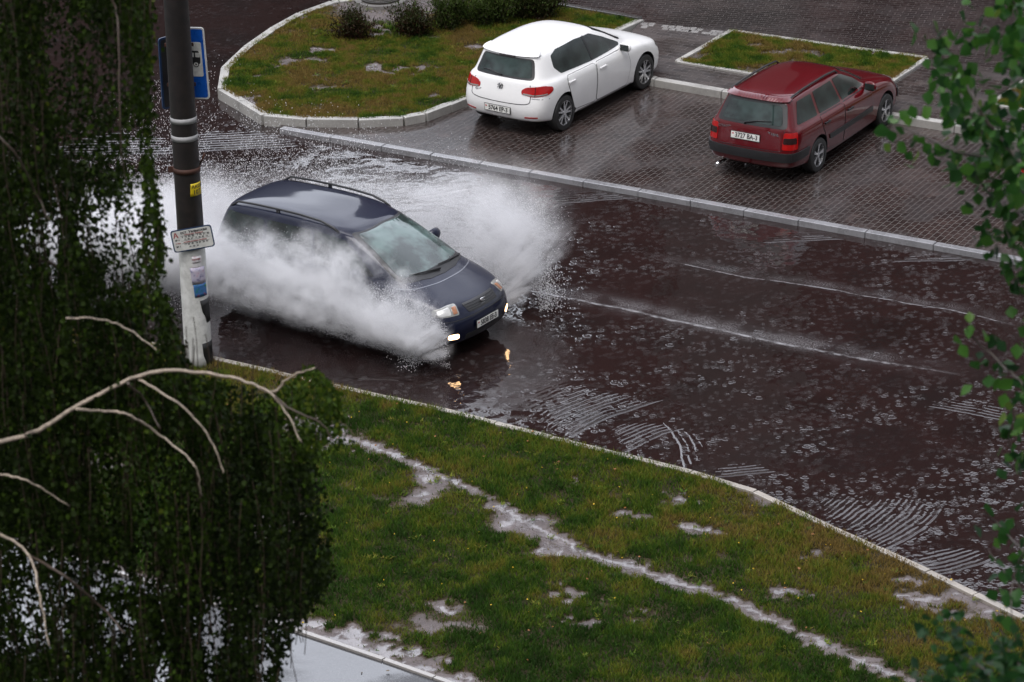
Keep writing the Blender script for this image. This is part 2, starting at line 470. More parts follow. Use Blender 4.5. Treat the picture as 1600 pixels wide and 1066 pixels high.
# the road: one sheet that also forms the side street upper left
M_road = road_mat()
R = [(-70, 20), (70, -20), (70, 60), (10, 110), (-70, 110)]
rd = mesh_obj('road', [(-80, -10, 0), (80, -40, 0), (80, 120, 0), (-80, 120, 0)], [(0, 1, 2, 3)], M_road); tag(rd, kind='structure')

# paved lot
isl_px = [(600, -8), (520, 4), (470, 22), (430, 44), (386, 75), (352, 107), (347, 140), (378, 158), (414, 180), (480, 186), (560, 187), (630, 184), (662, 178), (700, 164), (735, 150)]
ISL = [gp(*p, z=ZS) for p in isl_px]
endk = gp(1001, 31, z=ZS)
ISLc = ISL+[endk, gp(870, 8, z=ZS), gp(800, -6, z=ZS), gp(640, -30, z=ZS)]
M_pave = paver_mat('wet_block_paving', -.528+PI/2, .20, .100, (.030, .020, .018), (.054, .037, .033), (.125, .115, .108))
lot_poly = [(p[0], p[1]) for p in FK2]+[(60, 20), (60, 110), (-2, 110)]+[(gp(640, -40).x, gp(640, -40).y)]+[(gp(p[0]+6, p[1]+6).x, gp(p[0]+6, p[1]+6).y) for p in [(600, 20), (500, 60), (420, 170)]]
slab('parking_lot', lot_poly, ZL, M_pave)
# raised pavement strip in front of the cars
sw = [gp(990, 118, z=ZS), gp(1025, 123, z=ZS), gp(1130, 141, z=ZS), gp(1390, 178, z=ZS), gp(1600, 211, z=ZS)]
ds = (sw[-1]-sw[1]).normalized(); SWf = [sw[1]-ds*1.2, sw[1], sw[2], sw[3], sw[4], sw[4]+ds*30]
up = Vector((-ds.y, ds.x, 0))
b1 = gp(1001, 33, z=ZS); b2 = gp(1142, 48, z=ZS)
M_walk = paver_mat('wet_pavement_slabs', -.50, .30, .15, (.036, .029, .027), (.072, .058, .053), (.12, .11, .105), rough=.3, seedoff=.4)
bb = gp(1450, 91, z=ZS)
dback = (bb-b2).normalized()
walk = [(p.x, p.y) for p in SWf]+[((bb+dback*34).x, (bb+dback*34).y), (bb.x, bb.y), (b2.x, b2.y), (b1.x, b1.y)]
slab('pavement', walk, ZS-.012, M_walk)
M_back = paver_mat('wet_back_lot_paving', -.30, .25, .125, (.024, .018, .017), (.045, .034, .032), (.10, .09, .085), seedoff=.2)
back = [(b1.x, b1.y), (b2.x, b2.y), (bb.x, bb.y), ((bb+dback*34).x, (bb+dback*34).y), (60, 110), (-2, 110), (gp(760, -60).x, gp(760, -60).y), (gp(870, 10).x, gp(870, 10).y)]
slab('back_lot', back, ZS-.03, M_back)
# light inset blocks along the pavement's back edge
bm = bmesh.new(); rr = random.Random(3)
for r_ in range(2):
    for k in range(13):
        t_ = (k+.5)/13; c = b1.lerp(b2, t_); c = c+Vector((0, -.12-.16*r_, 0))
        if rr.random() < .22: continue
        add_box(bm, (c.x, c.y, ZS-.02), (.115 if rr.random() < .6 else .2, .12, .03), Matrix.Rotation(-.32+(PI/2 if rr.random() < .3 else 0), 3, 'Z'), bevel=.006)
tag(bm_obj('paving_inset', bm, concrete('pale_paving_block', (.30, .29, .28), .3, .8)), kind='structure')
# white bricks strip just inside the low kerb
# kerbs
kerb('far_kerb', FK2, .15, ZL+.05, M_kerb_low, stone=1.0)
kerb('near_kerb', NK2, .10, ZG+.02, concrete('worn_kerb_concrete', (.33, .30, .26), .5, .3), stone=1.0, bev=.015)
kerb('island_kerb', [(p.x, p.y) for p in ISL]+[(endk.x, endk.y)], .16, ZS+.02, M_kerb, stone=1.0)
kerb('island_back_kerb', [(p.x, p.y) for p in ISLc[-4:]], .14, ZS+.05, M_kerb_dark, stone=1.0)
kerb('pavement_kerb', [(p.x, p.y) for p in SWf], .17, ZS+.01, M_kerb, stone=1.0)
plot = [gp(1058, 97, z=ZS), gp(1143, 49, z=ZS), gp(1448, 92, z=ZS), gp(1364, 147, z=ZS)]
kerb('lawn_plot_kerb', [(p.x, p.y) for p in plot], .10, ZS+.03, M_kerb, stone=.8, closed=True)
pa = gp(1547, 164, z=ZS); pb = gp(1632, 108, z=ZS); plot2 = [pa, pb, pb+dback*4, pa+ds*4]
kerb('right_lawn_plot_kerb', [(p.x, p.y) for p in plot2], .10, ZS+.03, M_kerb, stone=.8, closed=True)
# footpath at the lower left
pk = [gp(*p, z=ZG) for p in [(-300, 745), (0, 838), (230, 908), (460, 983), (600, 1030), (760, 1086)]]
pd = (pk[-1]-pk[0]).normalized(); PK = [pk[0]-pd*40]+pk+[pk[-1]+pd*40]
PK2 = [(p.x, p.y) for p in PK]
slab('footpath', PK2+[(PK2[-1][0], -15), (PK2[0][0], -15)], ZG-.02, path_mat())
kerb('footpath_kerb', PK2, .07, ZG+.012, concrete('path_edge_concrete', (.28, .26, .24), .35, .7), stone=1.0, bev=.008)

# ---- lawns: a soil sheet with a wetness map, and the blades
mud_px = [(470, 672), (540, 690), (600, 712), (690, 752), (760, 788), (830, 832), (900, 872), (1000, 902), (1100, 932), (1180, 966), (1260, 1006), (1380, 1056), (1480, 1100)]
MUD = [gp(*p) for p in mud_px]; MUDw = [.36, .28, .17, .145, .12, .17, .21, .21, .145, .12, .18, .19, .19]
blobs_px = [(885, 762, .25, .10), (1010, 818, .40, .11), (1090, 838, .35, .10), (1060, 790, .25, .12), (1272, 872, .25, .12), (880, 935, .35, .12), (990, 967, .38, .12), (1450, 945, .45, .16), (1430, 925, .25, .15), (1560, 965, .7, .22), (1250, 935, .2, .09), (850, 872, .25, .1), (620, 1030, .9, .14), (540, 1000, .7, .12), (520, 690, .6, .3), (470, 985, .8, .14), (720, 1062, .6, .08), (1210, 935, .2, .1), (1490, 970, .3, .12), (690, 960, .3, .12), (900, 985, .3, .1)]
def wet_near(X, Y):
    w = np.zeros(X.shape)
    n = fbm(X, Y, 1.6, 5); n2 = fbm(X+50, Y, 5.0, 3)
    for (a, b), wd, wd2 in zip(zip(MUD[:-1], MUD[1:]), MUDw[:-1], MUDw[1:]):
        d = seg_dist(X, Y, [a, b]); W = (wd+wd2)/2
        w = np.maximum(w, 1.22-d/W-(n-.5)*1.3-(n2-.5)*1.2-(fbm(X+3, Y+8, 11, 2)-.5)*1.4)
    for (px, py, rx, ry) in blobs_px:
        c = gp(px, py); u = (X-c.x)*.9-(Y-c.y)*.42; v = (X-c.x)*.42+(Y-c.y)*.9
        w = np.maximum(w, 1.15-np.hypot(u/(rx*.8), v/(ry*1.5))-(n-.5)*1.8-(n2-.5)*2.6-(fbm(X+3, Y+8, 11, 2)-.5)*2)
    # thin worn ground here and there, and the strip against the path
    w = np.maximum(w, (fbm(X, Y, .9, 5)-.60)*5.0)
    d = seg_dist(X, Y, PK2); w = np.maximum(w, 1.05-d/.32-(n-.5)*2.0)
    return np.clip(w, 0, 1)
def wet_far(X, Y):
    n = fbm(X+9, Y+3, 1.8, 5); n2 = fbm(X, Y, 6, 3)
    w = (n-.62)*6+(n2-.5)*1.6
    c = gp(615, 12); w = np.maximum(w, 1.6-np.hypot((X-c.x)/1.15, (Y-c.y)/1.5)*1.1-(n-.5)*.6)
    return np.clip(w, 0, 1)
def wet_plot(X, Y):
    n = fbm(X+31, Y+3, 1.4, 5); n2 = fbm(X, Y, 6, 3)
    return np.clip((n-.56)*4.5+(n2-.5)*2.0, 0, .55)
def tone_near(X, Y):
    # olive near the road, deep green in the middle
    d = seg_dist(X, Y, NK2)
    t = .23+.46*np.exp(-d/1.8)+(fbm(X, Y, .8, 4)-.5)*1.0+(fbm(X+7, Y+70, 4, 3)-.5)*.9
    return t+.16*np.clip((X-1.0)/3, 0, 1)
def tone_far(X, Y): return .70+(fbm(X, Y, 1.3, 4)-.5)*1.5+(fbm(X, Y+40, 6, 2)-.5)*.7
def lawn(name, poly, z, step, nblades, wetf, tonef, clip=None, hscale=1.0, label=''):
    P = np.array(poly); x0, y0 = P.min(0); x1, y1 = P.max(0)
    if clip: x0, y0, x1, y1 = max(x0, clip[0]), max(y0, clip[1]), min(x1, clip[2]), min(y1, clip[3])
    gx = np.arange(x0, x1+step, step); gy = np.arange(y0, y1+step, step); X, Y = np.meshgrid(gx, gy)
    ok = pin(poly, X, Y); w = wetf(X, Y)
    Z = z+(fbm(X, Y, 2.2, 4)-.5)*.03-.018*w
    nx, ny = len(gx), len(gy); idx = np.arange(nx*ny).reshape(ny, nx)
    F = np.stack([idx[:-1, :-1], idx[:-1, 1:], idx[1:, 1:], idx[1:, :-1]], -1).reshape(-1, 4)
    keep = ok.ravel()[F].all(1); F = F[keep]
    used = np.unique(F); rem = np.full(nx*ny, -1); rem[used] = np.arange(len(used))
    V = np.stack([X.ravel(), Y.ravel(), Z.ravel()], -1)[used]
    so = np_mesh(name+'_soil', V, rem[F], M_soil, smooth=True, attrs={'wet': w.ravel()[used]}); tag(so, kind='structure')
    # blades
    n = nblades; bx = rng.uniform(x0, x1, n*2); by = rng.uniform(y0, y1, n*2)
    k = pin(poly, bx, by); bx, by = bx[k][:n], by[k][:n]
    w = wetf(bx, by); tuft = fbm(bx+3, by, 3.2, 3)
    k = rng.random(len(bx)) < np.clip(1.15-w*1.9, 0.02, 1)*np.clip(.35+tuft*1.1, 0, 1); bx, by, w, tuft = bx[k], by[k], w[k], tuft[k]; n = len(bx)
    t = np.clip(tonef(bx, by)+rng.normal(0, .10, n)+w*.3, 0, 1)
    h = (.028+.055*tuft+rng.random(n)*.03)*hscale*(1-.45*w); wd = rng.uniform(.005, .011, n)
    a = rng.uniform(0, 2*PI, n); la = rng.uniform(0, 2*PI, n); ln = h*rng.uniform(.2, .95, n)
    bz = z+(fbm(bx, by, 2.2, 4)-.5)*.03-.018*w-.01
    V = np.empty((n, 3, 3), np.float32)
    V[:, 0] = np.stack([bx-np.cos(a)*wd, by-np.sin(a)*wd, bz], -1)
    V[:, 1] = np.stack([bx+np.cos(a)*wd, by+np.sin(a)*wd, bz], -1)
    V[:, 2] = np.stack([bx+np.cos(la)*ln, by+np.sin(la)*ln, bz+h], -1)
    tip = np.tile([0, 0, 1.0], (n, 1))
    F = np.arange(n*3).reshape(-1, 3)
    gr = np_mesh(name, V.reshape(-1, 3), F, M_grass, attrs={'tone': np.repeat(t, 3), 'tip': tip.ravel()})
    tag(gr, label, 'grass', kind='stuff'); return gr
near_poly = NK2+[p for p in PK2[::-1]]
lawn('lawn_grass', near_poly, ZG, .045, 620000, wet_near, tone_near, clip=(-9.5, 30, 9.5, 47), label='wet green verge grass between the flooded road and the footpath')
# outer part of the verge, beyond the view
slab('verge_soil', [(p[0], p[1]) for p in NK2]+[p for p in PK2[::-1]], ZG-.05, concrete('verge_soil_plain', (.03, .045, .018), .6, .1))
far_poly = [(p.x, p.y) for p in ISLc]
slab('island_soil_base', far_poly, ZS-.05, concrete('island_soil_plain', (.03, .03, .018), .6, .1))
lawn('island_grass', far_poly, ZS, .06, 230000, wet_far, tone_far, label='patchy olive grass on the rounded kerbed island', hscale=.8)
pl2 = [(p.x, p.y) for p in plot]
slab('plot_soil_base', pl2, ZS-.05, concrete('plot_soil_plain', (.03, .03, .018), .6, .1))
lawn('plot_grass', pl2, ZS, .06, 70000, wet_plot, tone_far, label='sparse grass in the kerbed plot in front of the red estate car', hscale=.9)
pl3 = [(p.x, p.y) for p in plot2]
slab('right_plot_soil_base', pl3, ZS-.05, concrete('right_plot_soil_plain', (.03, .03, .018), .6, .1))
lawn('right_plot_grass', pl3, ZS, .06, 50000, wet_plot, tone_far, label='grass in the kerbed plot at the right edge of the pavement', hscale=.9)
# tiny yellow flowers, dead leaves and a pale stone in the verge
def specks(name, n, poly, z, s, mat, label, cat, clip, seed, flat=True):
    r = np.random.default_rng(seed); bx = r.uniform(clip[0], clip[2], n*4); by = r.uniform(clip[1], clip[3], n*4)
    k = pin(poly, bx, by); bx, by = bx[k][:n], by[k][:n]; n = len(bx); V = []; F = []
    for i in range(n):
        a = r.uniform(0, 6.28); q = s*r.uniform(.6, 1.3); zz_ = z+r.uniform(.02, .07); b = len(V)
        for j in range(5): V.append((bx[i]+math.cos(a+j*1.257)*q*r.uniform(.6, 1), by[i]+math.sin(a+j*1.257)*q*r.uniform(.6, 1), zz_+r.uniform(-.008, .008)))
        V.append((bx[i], by[i], zz_-.012))
        F += [(b+j, b+(j+1) % 5, b+5) for j in range(5)]
    o = mesh_obj(name, V, F, mat); return tag(o, label, cat, kind='stuff')
specks('verge_flowers', 90, near_poly, ZG, .013, simple('yellow_petals', (.6, .42, .03), .6), 'tiny yellow flowers scattered through the verge grass', 'flowers', (-4, 34, 6.5, 44), 4)
specks('path_leaves', 70, PK2+[(PK2[-1][0], -15), (PK2[0][0], -15)], ZG-.05, .022, simple('wet_dead_leaf', (.10, .06, .02), .4), 'small fallen leaves stuck to the wet footpath', 'leaves', (-6, 31, 0, 36), 15)
specks('fallen_leaves', 60, near_poly, ZG-.01, .022, simple('dead_leaf', (.26, .11, .03), .5), 'small brown fallen leaves lying in the verge grass', 'leaves', (-4, 33, 6.5, 44), 5)
# broad-leaved weeds standing out of the grass
def weeds(name, n, poly, z, mat, label, clip, seed):
    r = np.random.default_rng(seed); bx = r.uniform(clip[0], clip[2], n*4); by = r.uniform(clip[1], clip[3], n*4)
    k = pin(poly, bx, by); bx, by = bx[k][:n], by[k][:n]; V = []; T = []
    for x_, y_ in zip(bx, by):
        m = r.integers(8, 22); s_ = r.uniform(.025, .062); tn = r.uniform(.35, .75)
        for j in range(m):
            a = r.uniform(0, 2*PI); l = s_*r.uniform(.5, 1.2); h = r.uniform(.3, 1.1)*s_; w = l*.22; c, s2 = math.cos(a), math.sin(a)
            o = (x_+r.normal(0, s_*.5), y_+r.normal(0, s_*.5))
            V += [(o[0]-s2*w, o[1]+c*w, z+h*.4), (o[0]+s2*w, o[1]-c*w, z+h*.4), (o[0]+c*l, o[1]+s2*l, z+h)]; t_ = min(1, tn+r.normal(0, .08)); T += [t_]*3
    V = np.array(V); o = np_mesh(name, V, np.arange(len(V)).reshape(-1, 3), mat, attrs={'tone': T, 'tip': np.ones(len(V))*.9}); return tag(o, label, 'weeds', kind='stuff')
weeds('verge_weeds', 260, near_poly, ZG, M_grass, 'taller weeds and clover clumps scattered through the near verge', (-4.5, 33, 6.5, 44), 8)
weeds('island_weeds', 150, far_poly, ZS, M_grass, 'taller weed clumps scattered over the kerbed island', (-6, 50, 5, 61), 9)
# manhole on the island
mh = empty('manhole', tuple(gp(595, 4, z=ZS-.02)))
tag(mh, 'round iron manhole cover in a bare patch at the top of the grass island', 'manhole')
bm = bmesh.new(); bmesh.ops.create_cone(bm, cap_ends=True, segments=40, radius1=.52, radius2=.50, depth=.10)
bm.transform(Matrix.Translation((0, 0, .02))); bm_obj('collar', bm, concrete('manhole_collar', (.16, .15, .14), .4, .5), mh)
bm = bmesh.new(); bmesh.ops.create_cone(bm, cap_ends=True, segments=40, radius1=.38, radius2=.38, depth=.04, matrix=Matrix.Translation((0, 0, .085)))
for r_ in (.12, .22, .32):
    tube(bm, [(r_*math.cos(a*PI/18), r_*math.sin(a*PI/18), .108) for a in range(37)], .012, 6)
for a in range(12):
    c, s_ = math.cos(a*PI/6), math.sin(a*PI/6); tube(bm, [(c*.12, s_*.12, .106), (c*.34, s_*.34, .106)], .010, 5)
bm_obj('cover', bm, simple('wet_cast_iron', (.05, .045, .04), .35, Metallic=.5), mh)
# ================================================================ CARS
def paint(name, base, rough=.25, metallic=0.0, coat=.6, spec=.3):
    m, t = new_mat(name); c = t.coord()
    d = t.voro(c, 90); drops = d.ramp(.0, .35, 1.0, 0.0)*t.noise(c, 14, 2).ramp(.5, .62)
    n = t.bump(drops+t.noise(c, 3, 2)*.6, .25, .0015)
    f = t.noise(c, 2.5, 4, .6)
    col = t.mix(f.ramp(.3, .75), tuple(v*.93 for v in base), base)
    t.bsdf(col, rough, n, Metallic=metallic, Specular_IOR_Level=spec, Coat_Weight=coat, Coat_Roughness=.06, Coat_IOR=1.5)
    return m
M_white = paint('white_paint', (.83, .83, .82), .35)
M_red = paint('wine_red_paint', (.095, .001, .004), .28, .1, 1.0, .08)
M_navy = paint('navy_paint', (.0030, .0055, .022), .4, .1, .75, .08)
M_black = simple('black_plastic', (.014, .014, .015), .42)
M_blackpaint = paint('black_paint', (.01, .01, .012), .25)
M_tyre = simple('tyre_rubber', (.018, .018, .018), .55)
M_well = simple('wheel_well_dark', (.01, .01, .01), .8)
def glass_mat(name, base, rough=.03, spec=.45):
    m, t = new_mat(name); c = t.coord()
    f = t.noise(c, 2.2, 3, .6); d = t.voro(c, 120).ramp(0, .3, 1, 0)*t.noise(c, 20, 1).ramp(.5, .6)
    t.bsdf(t.mix(f.ramp(.36, .64), tuple(v*.22 for v in base), base), rough, t.bump(d, .2, .001), Specular_IOR_Level=spec)  # patchy tone painted in to suggest an interior; the panes are opaque
    return m
M_glass = glass_mat('tinted_window_glass', (.014, .024, .022))
M_glass_rear = glass_mat('grey_green_window_glass', (.03, .05, .046))
M_shield = glass_mat('windscreen_glass', (.10, .155, .145), .06, .9)  # pale teal painted in for the sky reflected in the windscreen
M_alloy = simple('alloy_rim_metal', (.55, .55, .56), .28, Metallic=.9)
M_chrome = simple('chrome', (.7, .7, .7), .12, Metallic=1.0)
M_lampred = simple('red_lamp_lens', (.34, .003, .003), .2, Coat_Weight=.3)
M_lampdark = simple('smoked_lamp_lens', (.02, .006, .006), .2, Coat_Weight=.3)
M_lampclear = simple('clear_lamp_lens', (.26, .26, .24), .1, Coat_Weight=1.0, Metallic=.3)
M_orange = simple('amber_lens', (.30, .12, .05), .2, Coat_Weight=1.0)
M_plate = simple('plate_white', (.72, .72, .68), .35)
M_ink = simple('plate_ink', (.02, .02, .02), .5)
M_flagred = simple('plate_flag_red', (.45, .03, .03), .5)
def lamp_mat():
    m, t = new_mat('fog_lamp_glow'); c = t.coord('Object')
    e = t.node('ShaderNodeEmission'); e.inputs[0].default_value = (1, .62, .32, 1); e.inputs[1].default_value = 14
    f = t.noise(c, 30, 2); e2 = f.ramp(.3, .7, 5, 9); t.L(e2, e.inputs[1])
    t.L(e.outputs[0], t.out.inputs['Surface']); return m
M_glow = lamp_mat()

def half_ring(r):
    xr, xf, wr, wm, wf, cr, cf = (r[k] for k in ('xr', 'xf', 'wr', 'wm', 'wf', 'cr', 'cf'))
    X = r['xs']; Z = r['z']
    ws = [wr+(wm-wr)*.6, wm*.6+.4*(wr+(wm-wr)*.9), wm, wm*.65+wf*.35, wf*.75+wm*.25]
    P = [(xr, 0), (xr+.14*cr, .5*wr), (xr+.62*cr, .87*wr), (xr+1.9*cr, wr)]
    P += [(X[i], ws[i]) for i in range(5)]
    P += [(xf-1.9*cf, wf), (xf-.62*cf, .87*wf), (xf-.14*cf, .5*wf), (xf, 0)]
    return [Vector((p[0], p[1], z)) for p, z in zip(P, Z)]
def zz(rear, side, front):
    """13 heights: rear centre..corner, side (list of 5 or number), front"""
    s = side if hasattr(side, '__len__') else [side]*5
    rc = rear if hasattr(rear, '__len__') else [rear]*4
    fc = front if hasattr(front, '__len__') else [front]*4
    return list(rc)+list(s)+list(fc)
def body_mesh(rings, levels=3, creases={}):
    H = [half_ring(r) for r in rings]; K = 13
    bm = bmesh.new(); V = []
    for h in H:
        pos = [bm.verts.new(p) for p in h]
        neg = [pos[0]]+[bm.verts.new((p.x, -p.y, p.z)) for p in h[1:-1]]+[pos[-1]]
        V.append((pos, neg))
    for i in range(len(H)-1):
        for s in (0, 1):
            a, b = V[i][s], V[i+1][s]
            for k in range(K-1):
                f = (a[k], a[k+1], b[k+1], b[k])
                bm.faces.new(f if s else f[::-1])
    for idx, dz, fl in ((len(H)-1, .012, 0), (0, 0, 1)):
        pos, neg = V[idx]
        c = [pos[0]]+[bm.verts.new((pos[k].co.x, 0, pos[k].co.z+dz*min(1, min(k, K-1-k)/2))) for k in range(1, K-1)]+[pos[-1]]
        for k in range(K-1):
            for s, row in ((0, pos), (1, neg)):
                vs = []
                for v in (row[k], row[k+1], c[k+1], c[k]):
                    if v not in vs: vs.append(v)
                fl2 = (s == 0) ^ (fl == 1)
                bm.faces.new(vs[::-1] if fl2 else vs)
    bmesh.ops.recalc_face_normals(bm, faces=bm.faces)
    cl = bm.edges.layers.float.new('crease_edge')
    for i, cv in creases.items():
        pos, neg = V[i]
        for row in (pos, neg):
            for k in range(K-1):
                e = bm.edges.get((row[k], row[k+1]))
                if e: e[cl] = cv
    me = bpy.data.meshes.new('cage'); bm.to_mesh(me); bm.free()
    ob = bpy.data.objects.new('cage', me); COL.objects.link(ob)
    md = ob.modifiers.new('s', 'SUBSURF'); md.levels = levels; md.render_levels = levels
    bpy.context.view_layer.update()
    out = bpy.data.meshes.new_from_object(ob.evaluated_get(bpy.context.evaluated_depsgraph_get()))
    bpy.data.objects.remove(ob)
    zt = max(v.co.z for v in out.vertices); bm = bmesh.new(); bm.from_mesh(out)
    vs = [v for v in bm.verts if v.co.z > zt-.12]
    X = np.array([v.co.x for v in vs]); Y = np.array([v.co.y for v in vs]); Zv = np.array([v.co.z for v in vs]); x0, xs_ = X.mean(), X.std()
    A = np.stack([((X-x0)/xs_)**i*(Y/.6)**j for i in range(6) for j in (0, 2, 4) if i+j < 8], 1)
    co_, *_ = np.linalg.lstsq(A, Zv, rcond=None); Zf = A@co_
    for v, zf in zip(vs, Zf):
        w = min(1, max(0, (v.co.z-(zt-.12))/.05)); w = w*w*(3-2*w); v.co.z += (zf-v.co.z)*w
    for _ in range(4): bmesh.ops.smooth_vert(bm, verts=vs, factor=.5, use_axis_x=False, use_axis_y=False, use_axis_z=True)
    bm.to_mesh(out); bm.free()
    return out
def cut_arches(me, paint_m, wheels, R):
    me.materials.clear(); me.materials.append(paint_m)
    ob = bpy.data.objects.new('b', me); COL.objects.link(ob)
    bm = bmesh.new()
    for (x, w, z) in wheels:
        for s in (-1, 1):
            M = Matrix.Translation((x, s*(w-.06), z)) @ Matrix.Rotation(PI/2, 4, 'X')
            bmesh.ops.create_cone(bm, cap_ends=True, segments=40, radius1=R, radius2=R, depth=.44, matrix=M)
    cm = bpy.data.meshes.new('c'); bm.to_mesh(cm); bm.free(); cm.materials.append(M_well)
    co = bpy.data.objects.new('c', cm); COL.objects.link(co)
    md = ob.modifiers.new('b', 'BOOLEAN'); md.operation = 'DIFFERENCE'; md.solver = 'EXACT'; md.object = co
    md.material_mode = 'TRANSFER'
    bpy.context.view_layer.update()
    out = bpy.data.meshes.new_from_object(ob.evaluated_get(bpy.context.evaluated_depsgraph_get()))
    bpy.data.objects.remove(ob); bpy.data.objects.remove(co)
    out.polygons.foreach_set('use_smooth', [True]*len(out.polygons))
    try: out.set_sharp_from_angle(angle=math.radians(50))
    except Exception: pass
    return out

class Body:
    def __init__(s, me):
        me.calc_loop_triangles()
        s.bvh = BVHTree.FromPolygons([v.co.copy() for v in me.vertices], [tuple(p.vertices) for p in me.polygons])
    def patch(s, name, poly, mat, parent, view='side', side=1, off=.004, grid=.05, skirt=.012, ang=0.0, holes=None):
        """lay the outline poly (2D) on the body. view side: (x,z); rear/front: (y,z); top: (x,y); 'diag': u across, z up, seen at ang"""
        if view == 'side': O = Vector((0, 3*side, 0)); U = Vector((1, 0, 0)); W = Vector((0, 0, 1)); D = Vector((0, -side, 0))
        elif view == 'rear': O = Vector((-3, 0, 0)); U = Vector((0, 1, 0)); W = Vector((0, 0, 1)); D = Vector((1, 0, 0))
        elif view == 'front': O = Vector((9, 0, 0)); U = Vector((0, 1, 0)); W = Vector((0, 0, 1)); D = Vector((-1, 0, 0))
        elif view == 'top': O = Vector((0, 0, 4)); U = Vector((1, 0, 0)); W = Vector((0, 1, 0)); D = Vector((0, 0, -1))
        else:
            D = Vector((math.cos(ang), math.sin(ang), 0)); U = Vector((-D.y, D.x, 0)); W = Vector((0, 0, 1)); O = -D*8
        pts = [Vector((p[0], p[1])) for p in poly]
        dense = []
        for i, p in enumerate(pts):
            q = pts[(i+1) % len(pts)]; n = max(1, int((q-p).length/grid))
            dense += [p+(q-p)*k/n for k in range(n)]
        nb = len(dense)
        x0, x1 = min(p.x for p in dense), max(p.x for p in dense); y0, y1 = min(p.y for p in dense), max(p.y for p in dense)
        def inside(p):
            c = False
            for i in range(nb):
                a, b = dense[i], dense[i-1]
                if (a.y > p.y) != (b.y > p.y) and p.x < (b.x-a.x)*(p.y-a.y)/(b.y-a.y)+a.x: c = not c
            return c
        inner = []
        gx = x0+grid*.5
        while gx < x1:
            gy = y0+grid*.5
            while gy < y1:
                p = Vector((gx, gy))
                if inside(p) and min((p-d).length for d in dense) > grid*.35: inner.append(p)
                gy += grid
            gx += grid
        r = delaunay_2d_cdt(dense+inner, [(i, (i+1) % nb) for i in range(nb)], [], 1, 1e-6)
        vs, fs = r[0], r[2]
        P3 = []; last = None
        for v in vs:
            o = O+U*v.x+W*v.y
            h, nrm, _, _ = s.bvh.ray_cast(o, D)
            if h is None:
                h, nrm, _, _ = s.bvh.find_nearest(o+D*((last-o).dot(D) if last else 3))
                h = o+D*((h-o).dot(D))
            if nrm.dot(D) > 0: nrm = -nrm
            last = h
            P3.append(h+nrm*off)
        faces = [tuple(f) for f in fs]
        # orientation
        f0 = faces[0]; nn = (P3[f0[1]]-P3[f0[0]]).cross(P3[f0[2]]-P3[f0[0]])
        if nn.dot(D) > 0: faces = [f[::-1] for f in faces]
        # skirt
        cnt = {}
        for f in faces:
            for i in range(3):
                e = (f[i], f[(i+1) % 3]); k = tuple(sorted(e)); cnt.setdefault(k, []).append(e)
        base = {}
        V3 = list(P3)
        for k, es in cnt.items():
            if len(es) == 1:
                a, b = es[0]
                for q in (a, b):
                    if q not in base: base[q] = len(V3); V3.append(P3[q]+D*skirt)
                faces.append((b, a, base[a], base[b]))
        o = mesh_obj(name, V3, faces, mat, parent, smooth=True)
        try: o.data.set_sharp_from_angle(angle=math.radians(40))
        except Exception: pass
        return o
    def hit(s, o, d):
        h, n, _, _ = s.bvh.ray_cast(Vector(o), Vector(d)); return h, n

